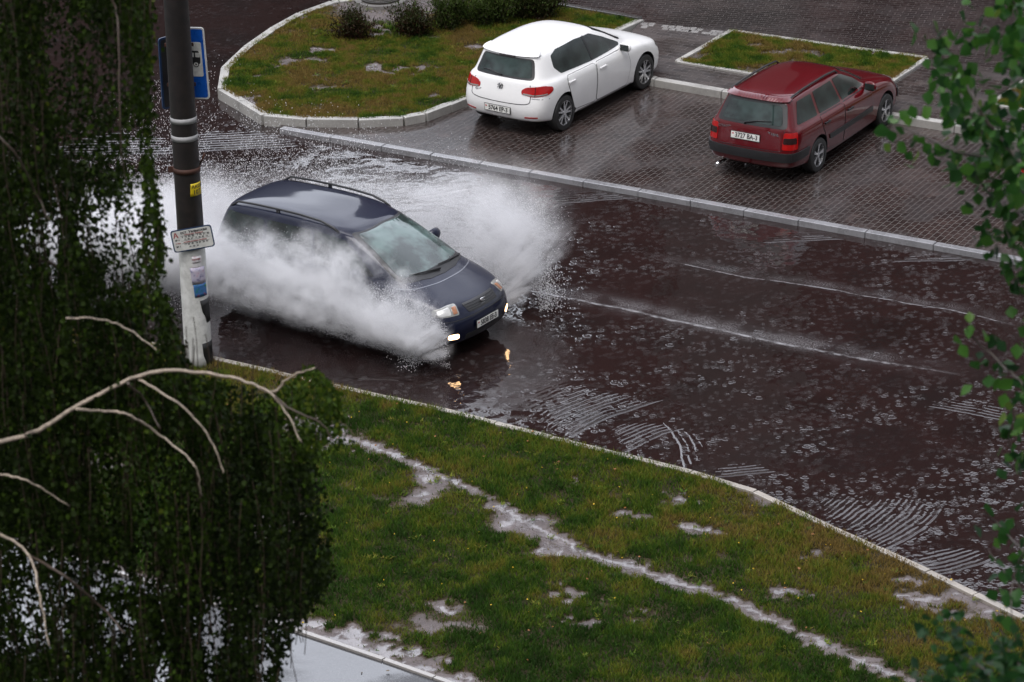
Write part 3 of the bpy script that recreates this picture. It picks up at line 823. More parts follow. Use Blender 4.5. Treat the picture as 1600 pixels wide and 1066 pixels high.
def wheel(parent, x, y, R, side, rimR, spokes, style):
    """tyre with its rim as a child; side = +1 left"""
    W = .205; prof = [(-.5, .72), (-.5, .86), (-.46, .95), (-.36, .99), (0, 1.0), (.36, .99), (.46, .95), (.5, .86), (.5, .72)]
    V = []; F = []; n = 44
    for i in range(n):
        a = 2*PI*i/n
        for (u, r) in prof:
            rr = r*R if r > .8 else rimR*.98
            V.append((math.sin(a)*rr, u*W, math.cos(a)*rr))
    m = len(prof)
    for i in range(n):
        for k in range(m-1): F.append((i*m+k, i*m+k+1, ((i+1) % n)*m+k+1, ((i+1) % n)*m+k))
    # closing discs inside
    for u in (0,):
        c = len(V); V.append((0, -side*W*.1, 0)); ring = []
        for i in range(n):
            a = 2*PI*i/n; ring.append(len(V)); V.append((math.sin(a)*rimR, -side*W*.1, math.cos(a)*rimR))
        for i in range(n): F.append((c, ring[i], ring[(i+1) % n]))
    t = mesh_obj('wheel', V, F, M_tyre, parent, smooth=True); t.location = (x, y, R)
    try: t.data.set_sharp_from_angle(angle=math.radians(35))
    except Exception: pass
    bm = bmesh.new(); yo = side*W*.40
    # rim lip
    seg = 44
    for (r0, r1, ya, yb) in ((rimR*1.0, rimR*.93, yo+side*.012, yo+side*.012), (rimR*.93, rimR*.88, yo+side*.012, yo-side*.09)):
        va = [bm.verts.new((math.sin(2*PI*i/seg)*r0, ya, math.cos(2*PI*i/seg)*r0)) for i in range(seg)]
        vb = [bm.verts.new((math.sin(2*PI*i/seg)*r1, yb, math.cos(2*PI*i/seg)*r1)) for i in range(seg)]
        for i in range(seg): bm.faces.new((va[i], va[(i+1) % seg], vb[(i+1) % seg], vb[i]))
    for k in range(spokes):
        base = 2*PI*k/spokes+.2
        for da in ((-.17, .17) if style == 'double' else (0,)):
            w0, w1 = (.036, .030) if style == 'double' else (.060, .030)
            a0 = base+da*.6; a1 = base+da*1.35
            p0 = Vector((math.sin(a0)*rimR*.16, 0, math.cos(a0)*rimR*.16)); p1 = Vector((math.sin(a1)*rimR*.93, 0, math.cos(a1)*rimR*.93))
            dr = (p1-p0).normalized(); pr = Vector((dr.z, 0, -dr.x))
            vs = []
            for (p, w, dy) in ((p0, w0 if style == 'double' else .03, 0), ((p0+p1)/2, (w0+w1)/2, -.002), (p1, w1 if style == 'double' else .075, .004)):
                for (sg, dep) in ((-1, 0), (1, 0), (1, -.03), (-1, -.03)):
                    vs.append(bm.verts.new(p+pr*(w*sg*.5)+Vector((0, yo+side*(dy+dep), 0))))
            for j in (0, 4):
                for q in range(4): bm.faces.new((vs[j+q], vs[j+(q+1) % 4], vs[j+4+(q+1) % 4], vs[j+4+q]))
    M = Matrix.Translation((0, yo-side*.008, 0)) @ Matrix.Rotation(PI/2, 4, 'X')
    bmesh.ops.create_cone(bm, cap_ends=True, segments=20, radius1=rimR*.2, radius2=rimR*.2, depth=.03, matrix=M)
    bmesh.ops.recalc_face_normals(bm, faces=bm.faces)
    bm_obj('rim', bm, M_alloy, t)
    return t

def plate(parent, loc, rz, text, tilt=0.0, s=1.0):
    """registration plate facing local -x when rz=0"""
    M = Matrix.Translation(loc) @ Matrix.Rotation(rz, 4, 'Z') @ Matrix.Rotation(tilt, 4, 'Y')
    bm = bmesh.new(); add_box(bm, (0, 0, 0), (.014, .54*s, .125*s), bevel=.004)
    bm.transform(M); pf = bm_obj('plate_frame', bm, M_black, parent)
    bm = bmesh.new(); add_box(bm, (-.007, 0, 0), (.008, .52*s, .108*s), bevel=.003); bm.transform(M)
    p = bm_obj('number_plate', bm, M_plate, parent)
    T = M @ Matrix.Translation((-.0125, -.02, 0)) @ Matrix(((0, 0, -1, 0), (-1, 0, 0, 0), (0, 1, 0, 0), (0, 0, 0, 1)))
    text_obj('plate_lettering', text, .112*s, M_ink, T, p, sx=.86)
    bm = bmesh.new(); add_box(bm, (-.0115, .225*s, .022), (.003, .03, .022)); bm.transform(M)
    bm_obj('flag_mark', bm, M_flagred, p)
    return p
def mirror(parent, x, y, z, side, mat, s=1.0):
    bm = bmesh.new()
    bmesh.ops.create_uvsphere(bm, u_segments=16, v_segments=10, radius=1)
    for v in bm.verts:
        c = v.co
        c.x *= .085*s if c.x > 0 else .035*s
        c.y *= .125*s; c.z *= .085*s
        c.x += -.02*abs(c.y)/.12
    bm.transform(Matrix.Translation((x, y+side*.12, z)))
    add_box(bm, (x+.01, y+side*.01, z-.04), (.06, .1, .04), bevel=.01)
    o = bm_obj('wing_mirror', bm, mat, parent, smooth=True)
    bm = bmesh.new(); add_box(bm, (x-.045, y+side*.125, z), (.006, .17*s, .11*s), bevel=.003); bm_obj('mirror_glass', bm, M_glass_rear, o)
    return o
def door(B, root, poly, paint_m, side, handle, name, hm=None):
    """a door panel with its dark gap behind it, handle as a child"""
    c = sum((Vector(p) for p in poly), Vector((0, 0)))/len(poly)
    big = rounded(poly, .06); 
    d = B.patch(name, big, paint_m, root, 'side', side, off=.006, grid=.055, skirt=.008)
    N = len(big); out = []
    for i in range(N):
        a, b = big[i-1], big[(i+1) % N]; t = (b-a).normalized(); out.append(big[i]+Vector((t.y, -t.x))*(-.013))
    # make sure it grew
    def area(P): return abs(sum(P[i-1].x*P[i].y-P[i].x*P[i-1].y for i in range(len(P))))/2
    if area(out) < area(big): out = [big[i]*2-out[i] for i in range(N)]
    B.patch('door_gap', out, M_black, d, 'side', side, off=.0022, grid=.055, skirt=.004)
    h, n = B.hit((handle[0], 3*side, handle[1]), (0, -side, 0))
    bm = bmesh.new(); add_box(bm, (h.x, h.y+side*.026, h.z), (.19, .02, .032), bevel=.009)
    for dx in (-.08, .08): add_box(bm, (h.x+dx, h.y+side*.012, h.z), (.03, .04, .026), bevel=.005)
    bm_obj('handle', bm, hm or paint_m, d, smooth=False)
    return d

def strip(poly, w):
    """a closed outline round an open 2D polyline"""
    P = [Vector(p) for p in poly]; L = []; R = []
    for i, p in enumerate(P):
        t = (P[min(i+1, len(P)-1)]-P[max(i-1, 0)]).normalized(); n = Vector((-t.y, t.x))*w/2
        L.append(p+n); R.append(p-n)
    return L+R[::-1]

# ---------------------------------------------------------------- white hatchback
def white_car():
    root = empty('parked_car')
    tag(root, 'white five-door hatchback parked on the wet paving beside the grass island', 'car', 'cars parked on the paved lot')
    xs = [.78, 1.4, 2.05, 2.75, 3.36]
    g = [.62, 1.1, 1.7, 2.25, 2.62]
    mk = lambda **k: k
    rings = [
     mk(xr=.16, xf=4.03, wr=.74, wm=.78, wf=.74, cr=.1, cf=.16, xs=xs, z=zz(.27, .17, .18)),
     mk(xr=.05, xf=4.15, wr=.82, wm=.845, wf=.82, cr=.12, cf=.17, xs=xs, z=zz(.31, [.22, .22, .22, .22, .22], .24)),
     mk(xr=.00, xf=4.20, wr=.855, wm=.875, wf=.86, cr=.13, cf=.2, xs=xs, z=zz(.47, .44, .45)),
     mk(xr=.025, xf=4.17, wr=.865, wm=.89, wf=.865, cr=.14, cf=.22, xs=xs, z=zz(.66, .64, .60)),
     mk(xr=.075, xf=4.10, wr=.855, wm=.885, wf=.85, cr=.15, cf=.25, xs=xs, z=zz(.83, .80, [.77, .74, .71, .71])),
     mk(xr=.11, xf=4.02, wr=.815, wm=.868, wf=.815, cr=.14, cf=.28, xs=xs, z=zz([.95, .95, .94, .93], [.92, .915, .90, .885, .865], [.83, .79, .77, .77])),
     mk(xr=.14, xf=3.62, wr=.78, wm=.84, wf=.73, cr=.13, cf=.20, xs=[.76, 1.36, 2.0, 2.68, 3.10], z=zz([.985, .985, .975, .96], [.95, .945, .94, .93, .925], [.905, .90, .905, .91])),
     mk(xr=.165, xf=3.10, wr=.735, wm=.80, wf=.70, cr=.12, cf=.13, xs=[.7, 1.25, 1.85, 2.4, 2.72], z=zz([1.02, 1.02, 1.01, 1.0], [.99, .98, .975, .965, .965], [.96, .975, .985, .99])),
     mk(xr=.27, xf=2.68, wr=.665, wm=.715, wf=.645, cr=.11, cf=.13, xs=[.7, 1.15, 1.65, 2.1, 2.33], z=zz([1.21]*4, [1.21, 1.21, 1.21, 1.20, 1.2], [1.2, 1.21, 1.22, 1.22])),
     mk(xr=.33, xf=2.28, wr=.60, wm=.635, wf=.57, cr=.09, cf=.12, xs=[.68, 1.05, 1.45, 1.8, 1.98], z=zz([1.385, 1.38, 1.37, 1.37], [1.385, 1.39, 1.395, 1.395, 1.385], [1.38, 1.385, 1.395, 1.40])),
     mk(xr=.42, xf=2.12, wr=.52, wm=.55, wf=.48, cr=.1, cf=.12, xs=[.7, 1.05, 1.45, 1.75, 1.9], z=zz([1.425, 1.42, 1.415, 1.42], [1.44, 1.455, 1.455, 1.445, 1.435], [1.43, 1.435, 1.435, 1.435])),
     mk(xr=.75, xf=1.85, wr=.30, wm=.32, wf=.28, cr=.08, cf=.1, xs=[.95, 1.1, 1.35, 1.55, 1.65], z=zz([1.465, 1.465, 1.465, 1.465], [1.472, 1.477, 1.48, 1.477, 1.472], [1.466]*4)),
    ]
    raw = body_mesh(rings, 3, {1: .3, 7: .25, 9: .15})
    B = Body(raw)
    me = cut_arches(raw, M_white, [(.78, .86, .34), (3.36, .86, .34)], .352)
    body = link(bpy.data.objects.new('body', me), root)
    for x in (.78, 3.36):
        for s in (-1, 1): wheel(root, x, s*.765, .316, s, .222, 5, 'double')
    # glass
    for s in (-1, 1):
        dlo = rounded([(.80, 1.01), (.66, 1.14), (.68, 1.33), (.86, 1.392), (1.45, 1.405), (1.95, 1.375), (2.28, 1.24), (2.74, 1.02), (2.70, .985), (1.7, .985)], .035)
        B.patch('side_window', dlo, M_glass, root, 'side', s)
        B.patch('rear_door_trim', strip([(1.75, 1.0), (1.70, 1.39)], .06), M_black, root, 'side', s, off=.008)
    rw = rounded([(-.60, 1.0), (.60, 1.0), (.51, 1.325), (-.51, 1.325)], .07)
    gl = B.patch('rear_window', rw, M_black, root, 'rear')
    B.patch('rear_glass', rounded([(-.55, 1.03), (.55, 1.03), (.47, 1.305), (-.47, 1.305)], .05), M_glass_rear, gl, 'rear', off=.007)
    ws = rounded([(-.64, 1.02), (0, 1.0), (.64, 1.02), (.52, 1.37), (0, 1.39), (-.52, 1.37)], .05)
    B.patch('windscreen', ws, M_glass, root, 'front')
    # spoiler lip with brake light
    B.patch('roof_spoiler', rounded([(-.56, 1.345), (.56, 1.345), (.52, 1.40), (-.52, 1.40)], .03), M_white, root, 'rear', off=.05, skirt=.06)
    B.patch('brake_light', rounded([(-.16, 1.325), (.16, 1.325), (.16, 1.343), (-.16, 1.343)], .006), M_lampdark, root, 'rear', off=.03, skirt=.03)
    # wiper
    bm = bmesh.new(); h, n = B.hit((-3, .02, 1.04), (1, 0, 0)); h2, _ = B.hit((-3, .36, 1.075), (1, 0, 0))
    tube(bm, [h+Vector((-.03, 0, 0)), h2+Vector((-.02, 0, 0))], .011, 6); tube(bm, [h2+Vector((-.02, .06, .0)), h2+Vector((-.018, -.30, -.012))], .008, 6)
    bm_obj('rear_wiper', bm, M_black, root)
    # doors
    for s in (-1, 1):
        door(B, root, [(1.78, .26), (2.78, .26), (2.86, .6), (2.76, .925), (1.78, .935)], M_white, s, (1.95, .82), 'front_door')
        door(B, root, [(1.10, .30), (1.74, .26), (1.74, .935), (.90, .935), (.88, .82), (.98, .55)], M_white, s, (.98, .83), 'rear_door')
        mirror(root, 2.62, s*.80, .99, s, M_white)
        B.patch('sill_trim', rounded([(1.2, .205), (2.95, .205), (2.95, .24), (1.2, .24)], .01), M_black, root, 'side', s)
        # tail lamps wrap the corner
        ang = s*-.42
        sg = s
        def U(y): return y
        cx = Vector((.1, s*.72, 0)); D = Vector((math.cos(ang), math.sin(ang), 0)); Uv = Vector((-D.y, D.x, 0)); u0 = Uv.dot(cx)
        pl = [(u0-s*.27, .775), (u0-s*.27, .84), (u0-s*.18, .895), (u0+s*.12, .92), (u0+s*.24, .88), (u0+s*.26, .82), (u0+s*.19, .765), (u0-s*.05, .745)]
        L = B.patch('tail_light', rounded(pl, .04), M_lampred, root, 'diag', ang=ang, off=.008)
        B.patch('lamp_strip', rounded([(u0-s*.24, .775), (u0-s*.05, .757), (u0+s*.18, .775), (u0+s*.17, .795), (u0-s*.05, .78), (u0-s*.24, .797)], .008), M_lampclear, L, 'diag', ang=ang, off=.012)
        B.patch('lamp_divider', strip([(u0-s*.03, .75), (u0-s*.02, .91)], .012), M_lampdark, L, 'diag', ang=ang, off=.012)
        # headlamp
        ang2 = PI+s*.45; D = Vector((math.cos(ang2), math.sin(ang2), 0)); Uv = Vector((-D.y, D.x, 0)); u0 = Uv.dot(Vector((4.0, s*.68, 0)))
        B.patch('headlight', rounded([(u0-.17, .64), (u0+.17, .64), (u0+.19, .74), (u0-.19, .74)], .04), M_lampclear, root, 'diag', ang=ang2, off=.008)
        B.patch('bumper_reflector', rounded([(s*.50, .365), (s*.72, .375), (s*.72, .40), (s*.50, .39)], .008), M_lampred, root, 'rear', off=.006)
    B.patch('grille', rounded([(-.42, .60), (.42, .60), (.42, .68), (-.42, .68)], .02), M_black, root, 'front')
    B.patch('lower_bumper', rounded([(-.60, .25), (.60, .25), (.56, .325), (-.56, .325)], .03), M_black, root, 'rear', off=.006)
    # tailgate seam
    seam = [(-.56, .93), (-.60, .72), (-.52, .615), (0, .595), (.52, .615), (.60, .72), (.56, .93)]
    B.patch('tailgate_seam', strip(spline(seam, 5), .012), M_black, root, 'rear', off=.0025, grid=.06)
    B.patch('bumper_seam', strip([(-.62, .72), (-.84, .70)], .008), M_black, root, 'rear', off=.0025)
    # emblem and lettering
    h, n = B.hit((-3, 0, .86), (1, 0, 0))
    bm = bmesh.new(); M = Matrix.Translation(h+Vector((-.006, 0, 0))) @ Matrix.Rotation(PI/2, 4, 'Y')
    bmesh.ops.create_cone(bm, cap_ends=True, segments=24, radius1=.056, radius2=.052, depth=.02, matrix=M)
    em = bm_obj('emblem', bm, M_black, root)
    bm = bmesh.new()
    cc = h+Vector((-.02, 0, 0))
    tube(bm, [cc+Vector((0, .05*math.cos(a*PI/12), .05*math.sin(a*PI/12))) for a in range(25)], .005, 6)
    for pp in ([(.028, .04), (0, .005), (-.028, .04)], [(.044, .012), (.02, -.04), (0, -.003), (-.02, -.04), (-.044, .012)]):
        tube(bm, [cc+Vector((0, a, b)) for a, b in pp], .005, 6)
    bm_obj('emblem_letters', bm, M_chrome, em)
    h, n = B.hit((-3, .46, .735), (1, 0, 0))
    T = Matrix.Translation(h+Vector((-.004, 0, 0))) @ Matrix(((0, 0, -1, 0), (-1, 0, 0, 0), (0, 1, 0, 0), (0, 0, 0, 1)))
    text_obj('boot_lettering', 'Golf', .07, M_chrome, T, root)
    h, n = B.hit((-3, .0, .47), (1, 0, 0))
    plate(root, h+Vector((-.008, .02, .0)), 0, '5764 EP-3')
    return root

# ---------------------------------------------------------------- red estate
def red_car(paint_m=None, dark=False):
    pm = paint_m or M_red
    root = empty('parked_car')
    xs = [.97, 1.55, 2.2, 2.9, 3.51]
    mk = lambda **k: k
    rings = [
     mk(xr=.14, xf=4.2, wr=.70, wm=.74, wf=.70, cr=.08, cf=.16, xs=xs, z=zz(.27, .17, .18)),
     mk(xr=.05, xf=4.32, wr=.78, wm=.80, wf=.78, cr=.09, cf=.17, xs=xs, z=zz(.30, .21, .23)),
     mk(xr=.00, xf=4.37, wr=.825, wm=.83, wf=.825, cr=.10, cf=.2, xs=xs, z=zz(.45, .42, .44)),
     mk(xr=.02, xf=4.33, wr=.83, wm=.845, wf=.825, cr=.10, cf=.24, xs=xs, z=zz(.60, .60, .58)),
     mk(xr=.06, xf=4.24, wr=.825, wm=.845, wf=.81, cr=.10, cf=.27, xs=xs, z=zz(.78, .76, [.74, .70, .68, .68])),
     mk(xr=.085, xf=4.14, wr=.80, wm=.83, wf=.77, cr=.09, cf=.28, xs=xs, z=zz([.89, .89, .89, .885], [.88, .875, .865, .855, .835], [.80, .76, .74, .74])),
     mk(xr=.10, xf=3.72, wr=.775, wm=.80, wf=.69, cr=.085, cf=.20, xs=[.9, 1.5, 2.1, 2.8, 3.25], z=zz([.935, .935, .93, .925], [.92, .915, .905, .895, .89], [.87, .865, .87, .875])),
     mk(xr=.115, xf=3.20, wr=.745, wm=.765, wf=.665, cr=.08, cf=.14, xs=[.8, 1.35, 1.95, 2.5, 2.82], z=zz([.97, .97, .965, .96], [.955, .95, .94, .93, .93], [.93, .945, .955, .96])),
     mk(xr=.22, xf=2.82, wr=.66, wm=.68, wf=.61, cr=.07, cf=.13, xs=[.8, 1.3, 1.8, 2.25, 2.48], z=zz([1.16]*4, [1.16, 1.16, 1.16, 1.15, 1.15], [1.15, 1.16, 1.17, 1.17])),
     mk(xr=.31, xf=2.42, wr=.585, wm=.605, wf=.54, cr=.06, cf=.12, xs=[.75, 1.15, 1.6, 2.0, 2.14], z=zz([1.345, 1.345, 1.34, 1.345], [1.35, 1.35, 1.35, 1.345, 1.335], [1.325, 1.33, 1.34, 1.345])),
     mk(xr=.35, xf=2.30, wr=.52, wm=.535, wf=.47, cr=.07, cf=.12, xs=[.75, 1.15, 1.6, 1.92, 2.05], z=zz([1.375, 1.375, 1.375, 1.38], [1.395, 1.40, 1.40, 1.39, 1.38], [1.37, 1.375, 1.375, 1.375])),
     mk(xr=.62, xf=2.0, wr=.30, wm=.31, wf=.27, cr=.07, cf=.1, xs=[.9, 1.15, 1.45, 1.65, 1.78], z=zz([1.405]*4, [1.412, 1.417, 1.42, 1.415, 1.412], [1.405]*4)),
    ]
    raw = body_mesh(rings, 3, {1: .3, 7: .3, 9: .3})
    B = Body(raw)
    me = cut_arches(raw, pm, [(.97, .81, .32), (3.51, .81, .32)], .33)
    link(bpy.data.objects.new('body', me), root)
    for x in (.97, 3.51):
        for s in (-1, 1): wheel(root, x, s*.73, .295, s, .20, 5, 'single')
    for s in (-1, 1):
        B.patch('quarter_window', rounded([(.36, .985), (1.02, .965), (1.02, 1.31), (.56, 1.31)], .04), M_glass, root, 'side', s)
        B.patch('rear_door_window', rounded([(1.10, .965), (1.86, .95), (1.76, 1.315), (1.10, 1.32)], .035), M_glass, root, 'side', s)
        B.patch('front_door_window', rounded([(1.93, .95), (2.84, .945), (2.60, 1.12), (2.2, 1.30), (1.83, 1.32)], .04), M_glass, root, 'side', s)
        door(B, root, [(1.90, .25), (2.92, .25), (2.98, .6), (2.90, .90), (1.90, .92)], pm, s, (2.06, .78), 'front_door', M_black)
        door(B, root, [(1.30, .30), (1.86, .25), (1.86, .92), (1.05, .935), (1.10, .74), (1.24, .5)], pm, s, (1.22, .80), 'rear_door', M_black)
        B.patch('side_moulding', rounded([(1.34, .47), (2.94, .47), (2.94, .56), (1.30, .56)], .02), M_black, root, 'side', s, off=.022, skirt=.03)
        mirror(root, 2.74, s*.765, .97, s, pm)
        # roof rail
        bm = bmesh.new(); pts = []
        for x in (.42, .5, .9, 1.3, 1.7, 2.05, 2.15):
            h, n = B.hit((x, s*.545, 3), (0, 0, -1)); pts.append(h+Vector((0, 0, .045 if .45 < x < 2.1 else .0)))
        tube(bm, pts, .017, 8); bm_obj('roof_rail', bm, M_black, root)
        ang = s*-.5; D = Vector((math.cos(ang), math.sin(ang), 0)); Uv = Vector((-D.y, D.x, 0)); u0 = Uv.dot(Vector((.08, s*.745, 0)))
        L = B.patch('tail_light', rounded([(u0-s*.135, .62), (u0+s*.125, .62), (u0+s*.12, .89), (u0-s*.10, .89)], .025), M_lampred, root, 'diag', ang=ang, off=.01)
        B.patch('lamp_band', rounded([(u0-s*.115, .715), (u0+s*.10, .715), (u0+s*.10, .81), (u0-s*.105, .81)], .02), M_lampdark, L, 'diag', ang=ang, off=.016)
        ang2 = PI+s*.45; D = Vector((math.cos(ang2), math.sin(ang2), 0)); Uv = Vector((-D.y, D.x, 0)); u0 = Uv.dot(Vector((4.1, s*.62, 0)))
        B.patch('headlight', rounded([(u0-.17, .60), (u0+.17, .60), (u0+.19, .71), (u0-.19, .71)], .04), M_lampclear, root, 'diag', ang=ang2, off=.008)
        B.patch('side_repeater', rounded([(3.08, .80), (3.15, .80), (3.15, .83), (3.08, .83)], .01), M_lampclear, root, 'side', s, off=.01)
    gl = B.patch('rear_window', rounded([(-.64, .945), (.64, .945), (.54, 1.315), (-.54, 1.315)], .07), M_black, root, 'rear')
    B.patch('rear_glass', rounded([(-.56, .985), (.56, .985), (.47, 1.285), (-.47, 1.285)], .07), M_glass_rear, gl, 'rear', off=.008)
    B.patch('windscreen', rounded([(-.61, .985), (0, .965), (.61, .985), (.49, 1.32), (0, 1.335), (-.49, 1.32)], .05), M_glass, root, 'front')
    B.patch('roof_spoiler', rounded([(-.56, 1.325), (.56, 1.325), (.54, 1.365), (-.54, 1.365)], .02), pm, root, 'rear', off=.045, skirt=.05)
    bm = bmesh.new(); h, n = B.hit((-3, .10, .985), (1, 0, 0)); h2, _ = B.hit((-3, -.12, 1.03), (1, 0, 0)); h3, _ = B.hit((-3, -.36, 1.05), (1, 0, 0))
    o_ = Vector((-.03, 0, 0)); tube(bm, [h+o_+Vector((0, 0, -.03)), h+o_, h2+o_, h3+o_], [.016, .014, .011, .006], 6)
    bm_obj('rear_wiper', bm, M_black, root)
    # bumper: black band that wraps round
    for view, pl, s in (('rear', [(-.74, .42), (.74, .42), (.74, .56), (-.74, .56)], 0),):
        B.patch('rear_bumper', rounded(pl, .02), M_black, root, 'rear', off=.03, skirt=.04)
    for s in (-1, 1):
        B.patch('bumper_corner', rounded([(.02, .42), (.54, .44), (.60, .58), (.02, .56)], .02), M_black, root, 'side', s, off=.028, skirt=.04)
        B.patch('front_bumper_corner', rounded([(4.0, .40), (4.28, .40), (4.28, .56), (4.0, .56)], .02), M_black, root, 'side', s, off=.02, skirt=.03)
    B.patch('grille', rounded([(-.36, .62), (.36, .62), (.36, .69), (-.36, .69)], .02), M_black, root, 'front')
    seam = [(-.60, .92), (-.61, .62), (-.55, .585), (.55, .585), (.61, .62), (.60, .92)]
    B.patch('tailgate_seam', strip(seam, .012), M_black, root, 'rear', off=.0025, grid=.06)
    bm = bmesh.new(); tube(bm, [(.3, .56, .21), (-.02, .56, .20)], .03, 12); bm_obj('exhaust_pipe', bm, M_chrome, root)
    bm = bmesh.new(); tube(bm, [(.2, 0, .26), (.02, 0, .26), (-.05, 0, .27), (-.05, 0, .33)], .018, 8); bm_obj('tow_hook', bm, M_black, root)
    T0 = Matrix(((0, 0, -1, 0), (-1, 0, 0, 0), (0, 1, 0, 0), (0, 0, 0, 1)))
    if not dark:
        h, n = B.hit((-3, .46, .86), (1, 0, 0)); text_obj('boot_lettering', 'CITROËN', .062, M_chrome, Matrix.Translation(h+Vector((-.005, 0, 0))) @ T0, root)
        h, n = B.hit((-3, -.42, .86), (1, 0, 0)); text_obj('boot_lettering', 'Xsara', .085, M_chrome, Matrix.Translation(h+Vector((-.005, 0, 0))) @ T0, root)
    h, n = B.hit((-3, .0, .76), (1, 0, 0))
    plate(root, h+Vector((-.012, .06, 0)), 0, '3727 BA-3' if not dark else '', .1)
    return root

# ---------------------------------------------------------------- navy minivan
def minivan():
    root = empty('moving_minivan')
    tag(root, 'dark blue minivan driving through the flooded road with its fog lamps lit', 'minivan')
    xs = [.85, 1.5, 2.3, 3.05, 3.70]
    mk = lambda **k: k
    rings = [
     mk(xr=.14, xf=4.45, wr=.76, wm=.80, wf=.76, cr=.1, cf=.16, xs=xs, z=zz(.25, .18, .20)),
     mk(xr=.04, xf=4.56, wr=.84, wm=.86, wf=.83, cr=.11, cf=.19, xs=xs, z=zz(.30, .23, .26)),
     mk(xr=.00, xf=4.62, wr=.885, wm=.895, wf=.875, cr=.12, cf=.23, xs=xs, z=zz(.48, .46, .46)),
     mk(xr=.02, xf=4.60, wr=.895, wm=.905, wf=.88, cr=.12, cf=.27, xs=xs, z=zz(.66, .66, .61)),
     mk(xr=.04, xf=4.52, wr=.89, wm=.905, wf=.86, cr=.12, cf=.30, xs=xs, z=zz(.85, .84, [.80, .76, .73, .73])),
     mk(xr=.06, xf=4.42, wr=.87, wm=.89, wf=.82, cr=.11, cf=.30, xs=xs, z=zz([1.0]*4, [.99, .975, .965, .955, .93], [.88, .83, .80, .80])),
     mk(xr=.075, xf=4.12, wr=.85, wm=.865, wf=.76, cr=.10, cf=.22, xs=[.8, 1.45, 2.2, 2.9, 3.5], z=zz([1.05]*4, [1.04, 1.03, 1.02, 1.01, .985], [.95, .92, .92, .92])),
     mk(xr=.09, xf=3.84, wr=.82, wm=.835, wf=.745, cr=.09, cf=.16, xs=[.75, 1.4, 2.1, 2.75, 3.2], z=zz([1.09]*4, [1.08, 1.07, 1.06, 1.05, 1.04], [1.02, 1.02, 1.025, 1.03])),
     mk(xr=.17, xf=3.28, wr=.755, wm=.765, wf=.69, cr=.085, cf=.15, xs=[.7, 1.3, 1.9, 2.45, 2.78], z=zz([1.35]*4, [1.35, 1.34, 1.335, 1.33, 1.32], [1.31, 1.325, 1.335, 1.34])),
     mk(xr=.28, xf=2.76, wr=.675, wm=.69, wf=.60, cr=.08, cf=.13, xs=[.7, 1.25, 1.75, 2.2, 2.42], z=zz([1.585, 1.585, 1.58, 1.58], [1.60, 1.61, 1.61, 1.595, 1.58], [1.565, 1.57, 1.58, 1.585])),
     mk(xr=.34, xf=2.64, wr=.60, wm=.61, wf=.52, cr=.08, cf=.12, xs=[.7, 1.25, 1.75, 2.15, 2.32], z=zz([1.625, 1.625, 1.625, 1.635], [1.66, 1.675, 1.672, 1.655, 1.64], [1.615, 1.615, 1.615, 1.615])),
     mk(xr=.65, xf=2.30, wr=.33, wm=.34, wf=.29, cr=.08, cf=.1, xs=[.95, 1.3, 1.65, 1.9, 2.05], z=zz([1.675]*4, [1.685, 1.70, 1.70, 1.685, 1.675], [1.66]*4)),
    ]
    raw = body_mesh(rings, 3, {1: .3, 7: .25, 9: .2})
    B = Body(raw)
    me = cut_arches(raw, M_navy, [(.85, .88, .34), (3.69, .88, .34)], .355)
    link(bpy.data.objects.new('body', me), root)
    for x in (.85, 3.69):
        for s in (-1, 1): wheel(root, x, s*.79, .32, s, .205, 6, 'single')
    for s in (-1, 1):
        B.patch('quarter_window', rounded([(.25, 1.10), (1.10, 1.09), (1.10, 1.52), (.40, 1.53)], .05), M_glass, root, 'side', s)
        B.patch('rear_door_window', rounded([(1.17, 1.09), (2.02, 1.075), (1.96, 1.53), (1.17, 1.53)], .04), M_glass, root, 'side', s)
        B.patch('front_door_window', rounded([(2.10, 1.07), (3.16, 1.06), (2.86, 1.28), (2.56, 1.47), (2.03, 1.53)], .04), M_glass, root, 'side', s)
        door(B, root, [(2.08, .28), (3.10, .28), (3.22, .6), (3.16, 1.0), (2.08, 1.02)], M_navy, s, (2.25, .88), 'front_door')
        door(B, root, [(1.28, .32), (2.03, .28), (2.03, 1.02), (1.14, 1.03), (1.14, .75), (1.22, .5)], M_navy, s, (1.32, .90), 'rear_door')
        B.patch('side_moulding', rounded([(1.3, .48), (3.1, .48), (3.1, .57), (1.3, .57)], .02), M_navy, root, 'side', s, off=.02, skirt=.03)
        mirror(root, 2.96, s*.85, 1.12, s, M_navy, 1.1)
        bm = bmesh.new(); pts = []
        for x in (.42, .55, .9, 1.3, 1.7, 2.1, 2.32, 2.42):
            h, n = B.hit((x, s*.625, 3), (0, 0, -1)); pts.append(h+Vector((0, 0, .055 if .5 < x < 2.25 else (.03 if x in (.55, 2.32) else .0))))
        tube(bm, pts, .018, 8)
        h, n = B.hit((1.3, s*.625, 3), (0, 0, -1)); add_box(bm, h+Vector((0, 0, .025)), (.06, .025, .06), bevel=.005)
        bm_obj('roof_rail', bm, M_black, root)
        # headlamps: lens, amber indicator at the outer end
        ang = PI+s*.50; D = Vector((math.cos(ang), math.sin(ang), 0)); Uv = Vector((-D.y, D.x, 0)); u0 = Uv.dot(Vector((4.36, s*.63, 0)))
        q = -s
        L = B.patch('headlight', rounded([(u0-q*.16, .675), (u0+q*.15, .67), (u0+q*.24, .70), (u0+q*.21, .765), (u0-q*.02, .80), (u0-q*.15, .80)], .03), M_lampclear, root, 'diag', ang=ang, off=.008)
        B.patch('headlight_lens', rounded([(u0-q*.03, .69), (u0+q*.14, .685), (u0+q*.18, .72), (u0+q*.16, .75), (u0-q*.02, .782)], .025), M_lampclear2, L, 'diag', ang=ang, off=.014)
